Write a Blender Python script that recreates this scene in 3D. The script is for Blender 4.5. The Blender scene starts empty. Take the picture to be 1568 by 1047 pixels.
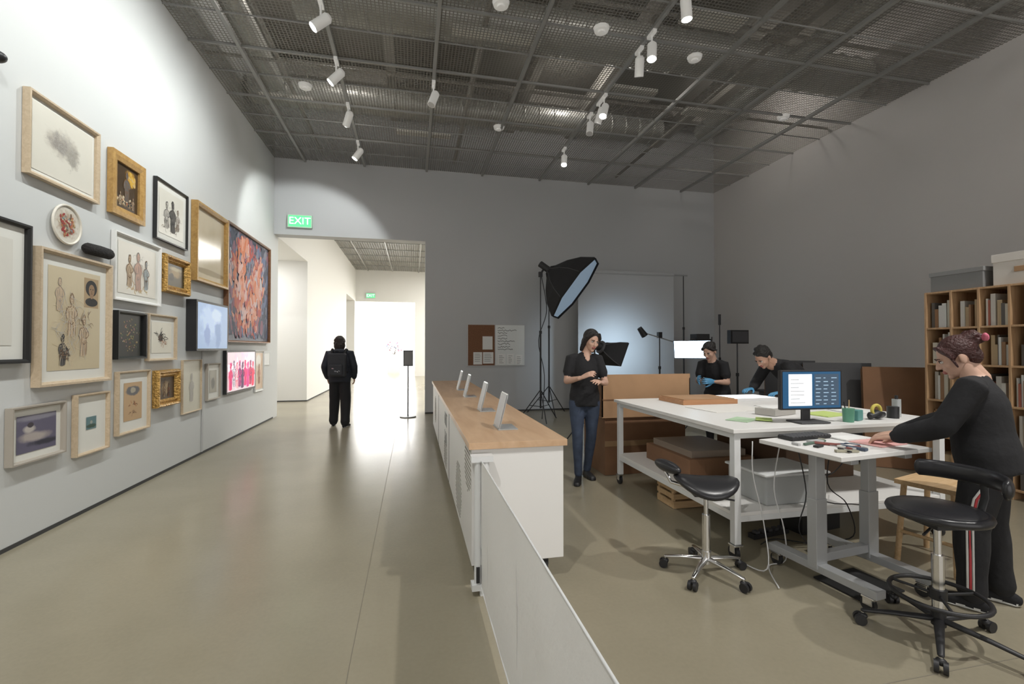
import bpy, math, random
from mathutils import Vector, Matrix, Euler
from mathutils.bvhtree import BVHTree
random.seed(7)
V=Vector
D=bpy.data
SC=bpy.context.scene
rad=math.radians

# ------------------------------------------------------------ materials
MC={}
def mat(name,col=(.5,.5,.5),rough=.6,metal=0,spec=.5,emit=None,es=0,bump=0,bscale=40,var=0,vscale=3,coat=0,alpha=1,trans=0):
    if name in MC: return MC[name]
    m=D.materials.new(name); m.use_nodes=True; nt=m.node_tree; N=nt.nodes; L=nt.links
    b=N['Principled BSDF']
    b.inputs['Base Color'].default_value=(*col,1); b.inputs['Roughness'].default_value=rough
    b.inputs['Metallic'].default_value=metal; b.inputs['Specular IOR Level'].default_value=spec
    b.inputs['Coat Weight'].default_value=coat; b.inputs['Alpha'].default_value=alpha
    b.inputs['Transmission Weight'].default_value=trans
    if emit: b.inputs['Emission Color'].default_value=(*emit,1); b.inputs['Emission Strength'].default_value=es
    tc=None
    if bump or var: tc=N.new('ShaderNodeTexCoord')
    if var:
        n=N.new('ShaderNodeTexNoise'); n.inputs['Scale'].default_value=vscale; n.inputs['Detail'].default_value=6
        L.new(tc.outputs['Object'],n.inputs['Vector'])
        r=N.new('ShaderNodeValToRGB'); r.color_ramp.elements[0].position=.3; r.color_ramp.elements[1].position=.7
        r.color_ramp.elements[0].color=(*[c*(1-var) for c in col],1); r.color_ramp.elements[1].color=(*[min(1,c*(1+var)) for c in col],1)
        L.new(n.outputs['Fac'],r.inputs['Fac']); L.new(r.outputs['Color'],b.inputs['Base Color'])
    if bump:
        n=N.new('ShaderNodeTexNoise'); n.inputs['Scale'].default_value=bscale; n.inputs['Detail'].default_value=4
        L.new(tc.outputs['Object'],n.inputs['Vector'])
        bp=N.new('ShaderNodeBump'); bp.inputs['Strength'].default_value=bump; bp.inputs['Distance'].default_value=.02
        L.new(n.outputs['Fac'],bp.inputs['Height']); L.new(bp.outputs['Normal'],b.inputs['Normal'])
    MC[name]=m; return m

def wood(name,c1,c2,rough=.45,scale=(2,30,30)):
    if name in MC: return MC[name]
    m=D.materials.new(name); m.use_nodes=True; nt=m.node_tree; N=nt.nodes; L=nt.links; b=N['Principled BSDF']
    tc=N.new('ShaderNodeTexCoord'); mp=N.new('ShaderNodeMapping'); mp.inputs['Scale'].default_value=scale
    n=N.new('ShaderNodeTexNoise'); n.inputs['Scale'].default_value=1.5; n.inputs['Detail'].default_value=8; n.inputs['Distortion'].default_value=1.2
    r=N.new('ShaderNodeValToRGB'); r.color_ramp.elements[0].position=.3; r.color_ramp.elements[1].position=.72
    r.color_ramp.elements[0].color=(*c1,1); r.color_ramp.elements[1].color=(*c2,1)
    L.new(tc.outputs['Object'],mp.inputs['Vector']); L.new(mp.outputs['Vector'],n.inputs['Vector']); L.new(n.outputs['Fac'],r.inputs['Fac'])
    L.new(r.outputs['Color'],b.inputs['Base Color']); b.inputs['Roughness'].default_value=rough
    MC[name]=m; return m

def art(name,paper,inks,rough=.35,emit=0):
    """procedural picture on a 0..1 UV quad; inks=(col,cx,cy,rx,ry,noise_scale,amp,soft)"""
    m=D.materials.new(name); m.use_nodes=True; nt=m.node_tree; N=nt.nodes; L=nt.links; b=N['Principled BSDF']
    tc=N.new('ShaderNodeTexCoord'); cur=None
    bn=N.new('ShaderNodeTexNoise'); bn.inputs['Scale'].default_value=3; bn.inputs['Detail'].default_value=5
    L.new(tc.outputs['UV'],bn.inputs['Vector'])
    br=N.new('ShaderNodeValToRGB'); br.color_ramp.elements[0].color=(*[c*.93 for c in paper],1); br.color_ramp.elements[1].color=(*paper,1)
    L.new(bn.outputs['Fac'],br.inputs['Fac']); cur=br.outputs['Color']
    for i,(col,cx,cy,rx,ry,ns,amp,soft) in enumerate(inks):
        mp=N.new('ShaderNodeMapping'); mp.inputs['Location'].default_value=(-cx/rx,-cy/ry,0); mp.inputs['Scale'].default_value=(1/rx,1/ry,0)
        L.new(tc.outputs['UV'],mp.inputs['Vector'])
        ln=N.new('ShaderNodeVectorMath'); ln.operation='LENGTH'; L.new(mp.outputs['Vector'],ln.inputs[0])
        n=N.new('ShaderNodeTexNoise'); n.noise_dimensions='4D'; n.inputs['W'].default_value=i*3.7+len(name)
        n.inputs['Scale'].default_value=ns; n.inputs['Detail'].default_value=5; n.inputs['Roughness'].default_value=.6
        L.new(tc.outputs['UV'],n.inputs['Vector'])
        a=N.new('ShaderNodeMath'); a.operation='MULTIPLY_ADD'; a.inputs[1].default_value=amp; a.inputs[2].default_value=1-amp*.5
        L.new(n.outputs['Fac'],a.inputs[0])
        s=N.new('ShaderNodeMath'); s.operation='SUBTRACT'; L.new(a.outputs[0],s.inputs[0]); L.new(ln.outputs['Value'],s.inputs[1])
        mr=N.new('ShaderNodeMapRange'); mr.inputs['From Min'].default_value=0; mr.inputs['From Max'].default_value=soft
        L.new(s.outputs[0],mr.inputs['Value'])
        mx=N.new('ShaderNodeMix'); mx.data_type='RGBA'; L.new(mr.outputs['Result'],mx.inputs['Factor'])
        L.new(cur,mx.inputs['A']); mx.inputs['B'].default_value=(*col,1); cur=mx.outputs['Result']
    L.new(cur,b.inputs['Base Color']); b.inputs['Roughness'].default_value=rough
    if emit: L.new(cur,b.inputs['Emission Color']); b.inputs['Emission Strength'].default_value=emit
    return m

# ------------------------------------------------------------ geometry accumulator
class G:
    def __init__(s): s.v=[];s.f=[];s.m=[];s.s=[];s.u=[];s.mats=[];s.X=Matrix.Identity(4)
    def mi(s,m):
        if m not in s.mats: s.mats.append(m)
        return s.mats.index(m)
    def add(s,vs,fs,m,smooth=False,uv=None):
        o=len(s.v); k=s.mi(m)
        s.v+= [s.X@V(p) for p in vs]
        for j,f in enumerate(fs):
            s.f.append([o+i for i in f]); s.m.append(k); s.s.append(smooth); s.u.append(uv)
    def box(s,c,d,m,rot=None):
        c=V(c); R=Matrix.Identity(3)
        if rot is not None:
            R=Euler([rad(a) for a in rot]).to_matrix() if isinstance(rot,(tuple,list)) else Matrix.Rotation(rad(rot),3,'Z')
        vs=[c+R@V((sx*d[0]/2,sy*d[1]/2,sz*d[2]/2)) for sz in(-1,1) for sy in(-1,1) for sx in(-1,1)]
        s.add(vs,[(0,2,3,1),(4,5,7,6),(0,1,5,4),(2,6,7,3),(0,4,6,2),(1,3,7,5)],m)
    def bx(s,x0,x1,y0,y1,z0,z1,m): s.box(((x0+x1)/2,(y0+y1)/2,(z0+z1)/2),(x1-x0,y1-y0,z1-z0),m)
    def cyl(s,p0,p1,r0,m,r1=None,n=16,smooth=True):
        p0=V(p0);p1=V(p1); r1=r0 if r1 is None else r1
        t=(p1-p0).normalized(); a=t.orthogonal().normalized(); b=t.cross(a)
        A=[p0+(a*math.cos(2*math.pi*i/n)+b*math.sin(2*math.pi*i/n))*r0 for i in range(n)]
        B=[p1+(a*math.cos(2*math.pi*i/n)+b*math.sin(2*math.pi*i/n))*r1 for i in range(n)]
        s.add(A+B,[(i,(i+1)%n,n+(i+1)%n,n+i) for i in range(n)],m,smooth)
        s.add(A,[tuple(range(n))[::-1]],m); s.add(B,[tuple(range(n))],m)
    def loft(s,st,m,side=(1,0,0),n=14,round_=True):
        side=V(side); pts=[V(q[0]) for q in st]; ext=[]
        T=[]
        for i in range(len(pts)):
            t=pts[min(i+1,len(pts)-1)]-pts[max(i-1,0)]; T.append(t.normalized())
        rr=[]
        if round_:
            r=min(st[0][1],st[0][2])
            for ph in(75,45): rr.append((pts[0]-T[0]*r*math.sin(rad(ph)),st[0][1]*math.cos(rad(ph)),st[0][2]*math.cos(rad(ph)),T[0]))
        for i,q in enumerate(st): rr.append((pts[i],q[1],q[2],T[i]))
        if round_:
            r=min(st[-1][1],st[-1][2])
            for ph in(45,75): rr.append((pts[-1]+T[-1]*r*math.sin(rad(ph)),st[-1][1]*math.cos(rad(ph)),st[-1][2]*math.cos(rad(ph)),T[-1]))
        vs=[];sd0=side
        for p,rx,ry,t in rr:
            sd=sd0-t*sd0.dot(t)
            if sd.length<1e-3: sd=t.orthogonal()
            sd.normalize(); up=t.cross(sd)
            for i in range(n):
                a=2*math.pi*i/n; vs.append(p+sd*rx*math.cos(a)+up*ry*math.sin(a))
        fs=[]
        for k in range(len(rr)-1):
            for i in range(n): fs.append((k*n+i,k*n+(i+1)%n,(k+1)*n+(i+1)%n,(k+1)*n+i))
        fs.append(tuple(range(n))[::-1]); e=(len(rr)-1)*n; fs.append(tuple(e+i for i in range(n)))
        s.add(vs,fs,m,True)
    def tube(s,pts,r,m,n=6,sub=6):
        P=[V(p) for p in pts]; out=[]
        for i in range(len(P)-1):
            a=P[max(i-1,0)];b=P[i];c=P[i+1];d=P[min(i+2,len(P)-1)]
            for k in range(sub):
                t=k/sub; out.append(.5*((2*b)+(c-a)*t+(2*a-5*b+4*c-d)*t*t+(3*b-a-3*c+d)*t**3))
        out.append(P[-1])
        s.loft([(p,r,r) for p in out],m,side=(.31,.2,.93),n=n,round_=False)
    def ell(s,c,r,m,rot=None,fn=None,nu=16,nv=10):
        c=V(c); R=Matrix.Identity(3)
        if rot is not None: R=Euler([rad(a) for a in rot]).to_matrix()
        vs=[]
        for j in range(nv+1):
            th=math.pi*j/nv
            for i in range(nu):
                ph=2*math.pi*i/nu
                p=V((math.sin(th)*math.cos(ph)*r[0],math.sin(th)*math.sin(ph)*r[1],math.cos(th)*r[2]))
                if fn: p=V(fn(p))
                vs.append(c+R@p)
        fs=[]
        for j in range(nv):
            for i in range(nu): fs.append((j*nu+i,(j+1)*nu+i,(j+1)*nu+(i+1)%nu,j*nu+(i+1)%nu))
        s.add(vs,fs,m,True)
    def torus(s,c,R,r,m,n=32,k=8,axis='Z',a0=0,a1=360):
        vs=[];full=(a1-a0>=360);cnt=n if full else n+1
        for i in range(cnt):
            a=rad(a0+(a1-a0)*i/n)
            for j in range(k):
                b=2*math.pi*j/k; q=(R+r*math.cos(b))
                p=V((q*math.cos(a),q*math.sin(a),r*math.sin(b)))
                if axis=='X': p=V((p.z,p.x,p.y))
                if axis=='Y': p=V((p.x,p.z,p.y))
                vs.append(V(c)+p)
        fs=[]
        for i in range(n):
            for j in range(k):
                i2=(i+1)%cnt
                fs.append((i*k+j,i2*k+j,i2*k+(j+1)%k,i*k+(j+1)%k))
        s.add(vs,fs,m,True)
    def quad(s,a,b,c,d,m): s.add([a,b,c,d],[(0,1,2,3)],m,False,uv=[(0,0),(1,0),(1,1),(0,1)])
    def mesh(s,name):
        me=D.meshes.new(name); me.from_pydata([tuple(p) for p in s.v],[],s.f)
        for m in s.mats: me.materials.append(m)
        me.polygons.foreach_set('material_index',s.m); me.polygons.foreach_set('use_smooth',s.s)
        if any(u for u in s.u):
            ul=me.uv_layers.new(name='UVMap')
            for p,u in zip(me.polygons,s.u):
                if u:
                    for k,li in enumerate(p.loop_indices): ul.data[li].uv=u[k]
        me.update(); return me
    def obj(s,name,T=None,parent=None,bevel=0):
        o=D.objects.new(name,s.mesh(name)); SC.collection.objects.link(o)
        if T is not None: o.matrix_world=T
        if parent: o.parent=parent
        if bevel:
            b=o.modifiers.new('bev','BEVEL'); b.width=bevel; b.segments=2; b.limit_method='ANGLE'; b.angle_limit=rad(50)
        return o
    def remesh(s,name,vox,it=4,parent=None,zmin=None,fac=.5):
        me0=s.mesh(name+'_src'); o=D.objects.new(name+'_src',me0); SC.collection.objects.link(o)
        r=o.modifiers.new('r','REMESH'); r.mode='VOXEL'; r.voxel_size=vox; r.adaptivity=0
        q=o.modifiers.new('s','SMOOTH'); q.factor=fac; q.iterations=it
        dg=bpy.context.evaluated_depsgraph_get(); dg.update()
        me=D.meshes.new_from_object(o.evaluated_get(dg)); me.name=name
        bv=BVHTree.FromPolygons(s.v,s.f)
        me.materials.clear()
        for m in s.mats: me.materials.append(m)
        for p in me.polygons:
            hit=bv.find_nearest(p.center)
            p.material_index=s.m[hit[2]] if hit[2] is not None else 0
            p.use_smooth=True
        if zmin is not None:
            for v in me.vertices:
                if v.co.z<zmin: v.co.z=zmin
        D.objects.remove(o); D.meshes.remove(me0)
        n=D.objects.new(name,me); SC.collection.objects.link(n)
        if parent: n.parent=parent
        return n
def TR(x,y,z=0,rz=0): return Matrix.Translation((x,y,z))@Matrix.Rotation(rad(rz),4,'Z')
def empty(name,T):
    e=D.objects.new(name,None); e.empty_display_size=.1; SC.collection.objects.link(e); e.matrix_world=T; return e

# common materials
WALL=mat('wall_paint',(.60,.61,.605),.75,bump=.04,bscale=180)
WALLG=mat('gallery_wall_paint',(.78,.77,.74),.75)
WHITE=mat('white_laminate',(.78,.77,.75),.45)
WMET=mat('white_powder_metal',(.72,.73,.73),.35)
GMET=mat('grey_metal',(.42,.43,.44),.35,metal=.3)
CHROME=mat('chrome',(.75,.75,.75),.18,metal=1)
BLK=mat('black_plastic',(.018,.018,.02),.45)
BVIN=mat('black_vinyl',(.02,.02,.023),.3)
BFAB=mat('black_fabric',(.012,.012,.014),.8)
DGREY=mat('dark_grey',(.07,.07,.075),.6)
CARD=mat('cardboard',(.40,.24,.13),.8,var=.1)
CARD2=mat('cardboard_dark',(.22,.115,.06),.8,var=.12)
PAPER=mat('paper_white',(.80,.80,.78),.7)
PLY=wood('oak_plywood',(.52,.33,.19),(.64,.44,.28),.38,(6,1,6))
PINE=wood('pine_wood',(.55,.36,.18),(.68,.48,.28),.5)
SHELFW=wood('birch_shelf',(.42,.25,.13),(.56,.37,.21),.5,(20,20,2))

# floor
def floor_mat():
    m=D.materials.new('polished_concrete'); m.use_nodes=True; N=m.node_tree.nodes; L=m.node_tree.links; b=N['Principled BSDF']
    tc=N.new('ShaderNodeTexCoord')
    n=N.new('ShaderNodeTexNoise'); n.inputs['Scale'].default_value=.7; n.inputs['Detail'].default_value=5; n.inputs['Roughness'].default_value=.55
    n2=N.new('ShaderNodeTexNoise'); n2.inputs['Scale'].default_value=45; n2.inputs['Detail'].default_value=3
    L.new(tc.outputs['Object'],n.inputs['Vector']); L.new(tc.outputs['Object'],n2.inputs['Vector'])
    r=N.new('ShaderNodeValToRGB'); r.color_ramp.elements[0].position=.2; r.color_ramp.elements[1].position=.8
    r.color_ramp.elements[0].color=(.275,.245,.175,1); r.color_ramp.elements[1].color=(.37,.332,.245,1)
    r2=N.new('ShaderNodeValToRGB'); r2.color_ramp.elements[0].color=(.88,.88,.88,1); r2.color_ramp.elements[1].color=(1,1,1,1)
    mx=N.new('ShaderNodeMix'); mx.data_type='RGBA'; mx.blend_type='MULTIPLY'; mx.inputs['Factor'].default_value=1
    L.new(n.outputs['Fac'],r.inputs['Fac']); L.new(n2.outputs['Fac'],r2.inputs['Fac']); L.new(r.outputs['Color'],mx.inputs['A']); L.new(r2.outputs['Color'],mx.inputs['B'])
    L.new(mx.outputs['Result'],b.inputs['Base Color'])
    b.inputs['Roughness'].default_value=.23; b.inputs['Specular IOR Level'].default_value=.5
    return m
FL=floor_mat()
XL,XR,YB,ZC,HD=-2.83,7.55,10.3,5.43,3.83
g=G(); g.bx(-7,8.2,-5,33,-.1,0,FL); g.obj('floor')
JM=mat('slab_joint',(.20,.18,.14),.7)
g=G(); g.bx(-.28,-.277,-4.9,24,0,.0012,JM); g.bx(-2.8,7.5,1.6,1.603,0,.0012,JM); g.obj('trim_floor_joint')

def shell(name,boxes,m=WALL,bevel=0):
    g=G()
    for b in boxes: g.bx(*b,m)
    return g.obj(name,bevel=bevel)
ZT=7.1
shell('wall_left',[(XL-.3,XL,-4,YB+.3,0,ZT)])
shell('wall_gallery_left',[(XL-.3,XL,13.4,20.9,0,ZT),(XL-.3,XL,YB+.3,13.4,HD,ZT),(XL-.3,XL,20.9,23.8,HD,ZT),(XL-.3,XL,23.8,24.5,0,ZT),
  (-5.2,XL-.3,13.4,13.6,0,HD),(-5.2,-5.0,10.4,13.4,0,HD),(-5.2,XL-.3,10.2,10.4,0,HD),(-5.2,XL-.3,10.2,13.6,HD,HD+.2),
  (-5.2,XL-.3,23.8,24,0,HD),(-5.2,-5.0,20.9,23.8,0,HD),(-5.2,XL-.3,20.7,20.9,0,HD),(-5.2,XL-.3,20.7,24,HD,HD+.2)],WALLG)
shell('wall_back',[(.27,XR,YB,YB+.3,0,ZT),(XL,.27,YB,YB+.3,HD,ZT)],mat('wall_paint_back_shade',(.52,.53,.54),.75,bump=.04,bscale=180))  # same paint as the left wall; dimmer, cooler light put into the colour
shell('wall_right',[(XR,XR+.3,-4,YB+.3,0,ZT)],mat('wall_paint_right_light',(.62,.595,.58),.75,bump=.04,bscale=180))  # same paint again; the warmer light on this side is in the colour
shell('wall_front',[(XL-.3,-2.0,-4.3,-4,0,ZT),(6.8,XR+.3,-4.3,-4,0,ZT),(-2.0,6.8,-4.3,-4,4.6,ZT)])  # opening behind the camera is made up, admits world light as fill
shell('wall_gallery',[(5.5,5.8,YB+.3,24.5,0,ZT),(.1,5.8,24.2,24.5,0,ZT),(XL,.1,24.2,24.5,HD,ZT),
   (-6.3,-6,24.5,31,0,ZT),(5.8,6.1,24.5,31,0,ZT),(-6.3,XL-.3,24.2,24.5,0,ZT)],WALLG)
shell('ceiling',[(-7,8.2,-4.3,32,ZT,ZT+.2)],mat('ceiling_slab',(.20,.19,.17),.9))
GAP=mat('reveal_shade',(.05,.05,.05),.7)  # dark strips paint the shade of the gap at the wall foot
shell('shadow_gap_left',[(XL,XL+.006,-4,YB,0,.03)],GAP)
shell('shadow_gap_back',[(.27,XR,YB-.006,YB,0,.03)],GAP)
shell('shadow_gap_right',[(XR-.006,XR,-4,YB,0,.03)],GAP)
shell('shadow_gap_gallery',[(XL,XL+.006,13.4,20.9,0,.03),(XL-1.5,XL,13.394,13.4,0,.03)],GAP)
g=G(); WIN=mat('daylight_glazing',(1,1,1),.5,emit=(1,1,1),es=5)
g.bx(-6,5.8,30.9,31,0,5.4,WIN); FR=mat('mullion',(.7,.7,.7),.5)
for x in(-4,-2,0,2,4): g.bx(x-.03,x+.03,30.84,30.9,0,5.4,FR)
g.obj('window_1')

# ------------------------------------------------------------ ceiling mesh + services
MESH=mat('expanded_metal',(.24,.23,.21),.5,metal=.2)
g=G()
def strips(x0,x1,y0,y1,sp,w):
    x=x0
    while x<x1: g.add([(x,y0,ZC),(x+w,y0,ZC),(x+w,y1,ZC),(x,y1,ZC)],[(0,1,2,3)],MESH); x+=sp
    y=y0
    while y<y1: g.add([(x0,y,ZC+.001),(x1,y,ZC+.001),(x1,y+w,ZC+.001),(x0,y+w,ZC+.001)],[(0,1,2,3)],MESH); y+=sp
strips(XL,XR,-4,YB,.045,.013)
strips(XL,5.5,YB+.3,24.2,.09,.025)
g.obj('ceiling_mesh_panel')
g=G(); GR=mat('ceiling_grid_metal',(.34,.34,.33),.4,metal=.2)
xs=[-2.23,-1.03,.29,1.54,2.90,4.12,5.35,6.6]
for x in xs: g.bx(x-.022,x+.022,-4,YB,ZC-.05,ZC,GR); 
for x in xs[:7]: g.bx(x-.022,x+.022,YB+.3,24.2,ZC-.05,ZC,GR)
y=YB-1.25
while y>-4: g.bx(XL,XR,y-.012,y+.012,ZC-.03,ZC-.001,GR); y-=1.25
y=YB-.62
while y>-4: g.bx(XL,XR,y-.006,y+.006,ZC-.018,ZC-.001,GR); y-=1.25
y=11.5
while y<24: g.bx(XL,5.5,y-.012,y+.012,ZC-.03,ZC-.001,GR); y+=1.25
g.obj('trim_ceiling_grid')
DUCT=mat('galvanised_duct',(.60,.60,.57),.4,metal=.5,bump=.3,bscale=12)
PIPE=mat('pipe_grey',(.40,.38,.35),.5)
g=G()
for (yy,r,x0,x1,zz) in[(4.2,.22,XL+.1,XR-.1,5.95),(6.3,.30,-1.5,XR-.1,6.05),(8.6,.24,XL+.1,5,5.95),(2.2,.3,XL+.1,XR-.1,6.05)]:
    g.cyl((x0,yy,zz),(x1,yy,zz),r,DUCT,n=20)
    x=x0+.3
    while x<x1-.1: g.torus((x,yy,zz),r,.018,DUCT,n=20,k=6,axis='X'); x+=.3
for (x,y0,y1,zz,r) in((-2.3,4.5,8.3,5.95,.16),(5.9,4.4,8.4,5.95,.2)): g.cyl((x,y0,zz),(x,y1,zz),r,DUCT,n=18)
g.obj('air_duct')
g=G()
for x in(-.4,2.2,3.6,5.9): g.box((x,3.2,6.6),(.16,14.2,.3),PIPE)
for yy in(3.1,5.3,7.4,9.5): g.box((2.36,yy,6.9),(10.2,.12,.3),PIPE)
g.obj('ceiling_beam')
g=G()
for(x,yy) in((-1.9,0),(.9,0),(4.8,0)): g.cyl((x,-3.9,5.60),(x,10.2,5.60),.035,PIPE,n=10)
for yy in(3.7,5.0,7.0,9.3): g.cyl((XL+.02,yy,5.54),(XR-.02,yy,5.54),.022,PIPE,n=8)
g.obj('sprinkler_pipe')
g=G(); SLB=mat('strip_light_body',(.85,.83,.78),.5)
for (x,yy,l,w) in((1.05,5.75,1.15,.16),(3.35,6.6,.8,.3),(3.6,4.9,.8,.25),(5.1,6.9,1.2,.2),(-2.0,7.9,.8,.12),(-.3,4.6,.6,.3),(2.2,7.9,.9,.2),(5.9,5.3,.9,.25),(.2,8.7,1.0,.15)):
    g.box((x,yy,ZC+.055),(l,w,.05),SLB) 
g.obj('strip_light')

# spot fixtures
FIXW=mat('fixture_white',(.82,.81,.78),.4,emit=(1,.98,.95),es=.12); LENS=mat('lamp_lens',(1,1,1),.3,emit=(1,.96,.88),es=60); LENSO=mat('lamp_lens_off',(.6,.6,.6),.2)
def spot_fix(x,y,aim,on=True,energy=0,size=70,blend=.6,col=(1,.98,.94)):
    e=empty('track_spotlight',TR(x,y,0)); 
    d=(V(aim)-V((x,y,5.12))).normalized(); c=V((0,0,5.14))
    g=G(); g.box((0,0,ZC-.07),(.05,.16,.04),FIXW); g.cyl((0,0,ZC-.09),(0,0,5.16),.012,FIXW,n=8)
    g.cyl(c-d*.10,c+d*.11,.058,FIXW,n=20); g.cyl(c-d*.10,c-d*.13,.058,FIXW,r1=.035,n=20)
    g.cyl(c+d*.111,c+d*.114,.050,LENS if on else LENSO,n=20); g.obj('lamp_head',parent=e)
    if energy:
        l=D.lights.new('track_lamp','SPOT'); l.energy=energy; l.spot_size=rad(size); l.spot_blend=blend; l.color=col; l.shadow_soft_size=.06
        o=D.objects.new('track_lamp',l); SC.collection.objects.link(o); o.parent=e
        o.location=c+d*.14; o.rotation_euler=d.to_track_quat('-Z','Y').to_euler()
LC=(.96,1,.98)
for (y,ay,az,en,sz,bl) in((-.8,.2,3.2,140,130,1),(1.4,2.4,3.3,160,130,1),(3.4,3.9,3.6,170,130,1),(5.46,5.2,3.4,170,130,1),(6.53,6.6,3.2,115,125,1),(7.7,10.3,2.75,200,78,.3),(9.06,8.9,2.4,80,100,.9)):
    spot_fix(-1.03,y,(XL if y!=7.7 else -2.4,ay,az),True,en,sz,bl,LC)
spot_fix(.29,6.8,(-.6,6.2,2.5),False)
for (y,a,en) in((4.4,(3.4,4.6,0),90),(5.13,(2.2,4.2,0),60),(5.45,(3.6,7.4,1),0),(6.58,(1.2,5.2,0),0),(6.75,(1.8,9,0),0),(7.16,(1.8,5.6,0),0),(8.5,(2.0,6.5,0),0)):
    spot_fix(2.90,y,a,True if en or y in(6.58,8.5) else False,en,60,.8)
for (x,y,a,en) in((-1.03,.2,(-1.0,3.0,0),320),(2.9,.6,(1.4,2.6,0),400),(5.35,.8,(4.4,3.0,0),400)):  # unseen spots above the camera, added as fill
    spot_fix(x,y,a,True,en,95,.9)
g=G()
for (x,yy) in((.98,5.1),(2.28,5.25),(-1.6,7.35),(-.55,5.25),(3.75,5.5),(6.2,6.6),(1.5,8.0)):
    g.cyl((x,yy,ZC-.045),(x,yy,ZC-.002),.085,FIXW,r1=.10,n=24); g.cyl((x,yy,ZC-.07),(x,yy,ZC-.045),.045,FIXW,n=20)
g.obj('smoke_detector')

# ------------------------------------------------------------ framed works on left wall
def ring4(y0,y1,z0,z1,x): return [(x,y0,z0),(x,y1,z0),(x,y1,z1),(x,y0,z1)]
def ribbon(g,pts,w,m,x):
    P=[V((0,p[0],p[1])) for p in pts]; vs=[]
    for i,p in enumerate(P):
        t=(P[min(i+1,len(P)-1)]-P[max(i-1,0)])
        if t.length<1e-6: t=V((0,1,0))
        t.normalize(); nn=V((0,-t.z,t.y)); k=w*(.55+.45*math.sin(math.pi*(i+.5)/len(P)))
        vs+= [V((x,p.y,p.z))+nn*k/2,V((x,p.y,p.z))-nn*k/2]
    g.add(vs,[(2*i,2*i+1,2*i+3,2*i+2) for i in range(len(P)-1)],m)
def scribble(seed,items):
    def fn(g,x,a,b,c,d):
        rnd=random.Random(seed); k=0
        for (m,cx,cy,rx,ry,n,ln,w,turn) in items:
            for _ in range(n):
                an=rnd.uniform(0,6.283); r=math.sqrt(rnd.random()); u=cx+rx*r*math.cos(an); v=cy+ry*r*math.sin(an)
                h=rnd.uniform(0,6.283); cv=rnd.uniform(-turn,turn); pts=[]
                mm=rnd.choice(m) if isinstance(m,list) else m
                for s in range(7):
                    pts.append((a+(b-a)*min(.99,max(.01,u)),c+(d-c)*min(.99,max(.01,v)))); u+=ln/7*math.cos(h); v+=ln/7*math.sin(h); h+=cv
                k+=1; ribbon(g,pts,w,mm,x+.0006+k*.000012)
    return fn
def smooth_line(l,n=4):
    P=[V((p[0],p[1],0)) for p in l]; out=[]
    for i in range(len(P)-1):
        a=P[max(i-1,0)];b=P[i];c=P[i+1];d=P[min(i+2,len(P)-1)]
        for k in range(n):
            t=k/n; q=.5*((2*b)+(c-a)*t+(2*a-5*b+4*c-d)*t*t+(3*b-a-3*c+d)*t**3); out.append((q.x,q.y))
    out.append((P[-1].x,P[-1].y)); return out
def figure(g,x,a,b,c,d,cx,cy,h,m,w,seed=1,asp=1,fill=None):
    """loose drawing of a clothed standing figure: wash silhouette plus contour lines"""
    rnd=random.Random(seed); W=b-a;H=d-c; j=lambda:rnd.uniform(-.010,.010)*2
    wr=H/W*.62 if W>0 else 1
    def P(l,jit=1): return smooth_line([(a+W*(cx+(u*asp*wr+j()*jit)*h),c+H*(cy+(v+j()*jit)*h)) for u,v in l])
    sil=[(-.05,.74),(-.19,.66),(-.27,.50),(-.20,.40),(-.17,.20),(-.20,.0),(-.02,-.03),(.16,.0),(.18,.2),(.16,.40),(.26,.46),(.27,.54),(.19,.65),(.05,.74)]
    if fill:
        for (pts,o) in((sil,.0022),([(.10*math.cos(t*.6283),.87+.125*math.sin(t*.6283)) for t in range(10)],.0023)):
            pp=[(a+W*(cx+u*asp*wr*h),c+H*(cy+v*h)) for u,v in pts]
            if asp<0: pp=pp[::-1]
            ctr=(sum(p[0] for p in pp)/len(pp),sum(p[1] for p in pp)/len(pp)); n=len(pp)
            g.add([(x+o,*ctr)]+[(x+o,*p) for p in pp],[(0,1+i,1+(i+1)%n) for i in range(n)],fill)
    ov=[(.09*math.cos(t*.7),.87+.12*math.sin(t*.7)) for t in range(10)]
    L=[ov,[(-.04,.74),(-.06,.69),(-.20,.65),(-.27,.50),(-.22,.38)],[(.04,.74),(.07,.69),(.20,.64),(.28,.52),(.16,.43),(.02,.42)],[(-.14,.62),(-.12,.45),(-.16,.25),(-.18,.02)],[(.14,.60),(.12,.45),(.17,.25),(.15,.02)],[(-.02,.36),(-.05,.18),(-.04,.0)],[(.04,.36),(.07,.15),(.06,.0)],[(-.08,.9),(-.04,.98),(.04,.99),(.10,.9)],[(-.02,.64),(.0,.52),(-.01,.42)],[(-.04,.87),(-.02,.865)],[(.02,.87),(.04,.865)],[(-.02,.81),(.02,.81)],[(-.1,.30),(.0,.27),(.1,.31)]]
    for k,l in enumerate(L): 
        for q in range(2): ribbon(g,P(l,.6 if q else 1),w*(.6 if q else 1),m,x+.003+k*.00003+q*.0004)
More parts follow.
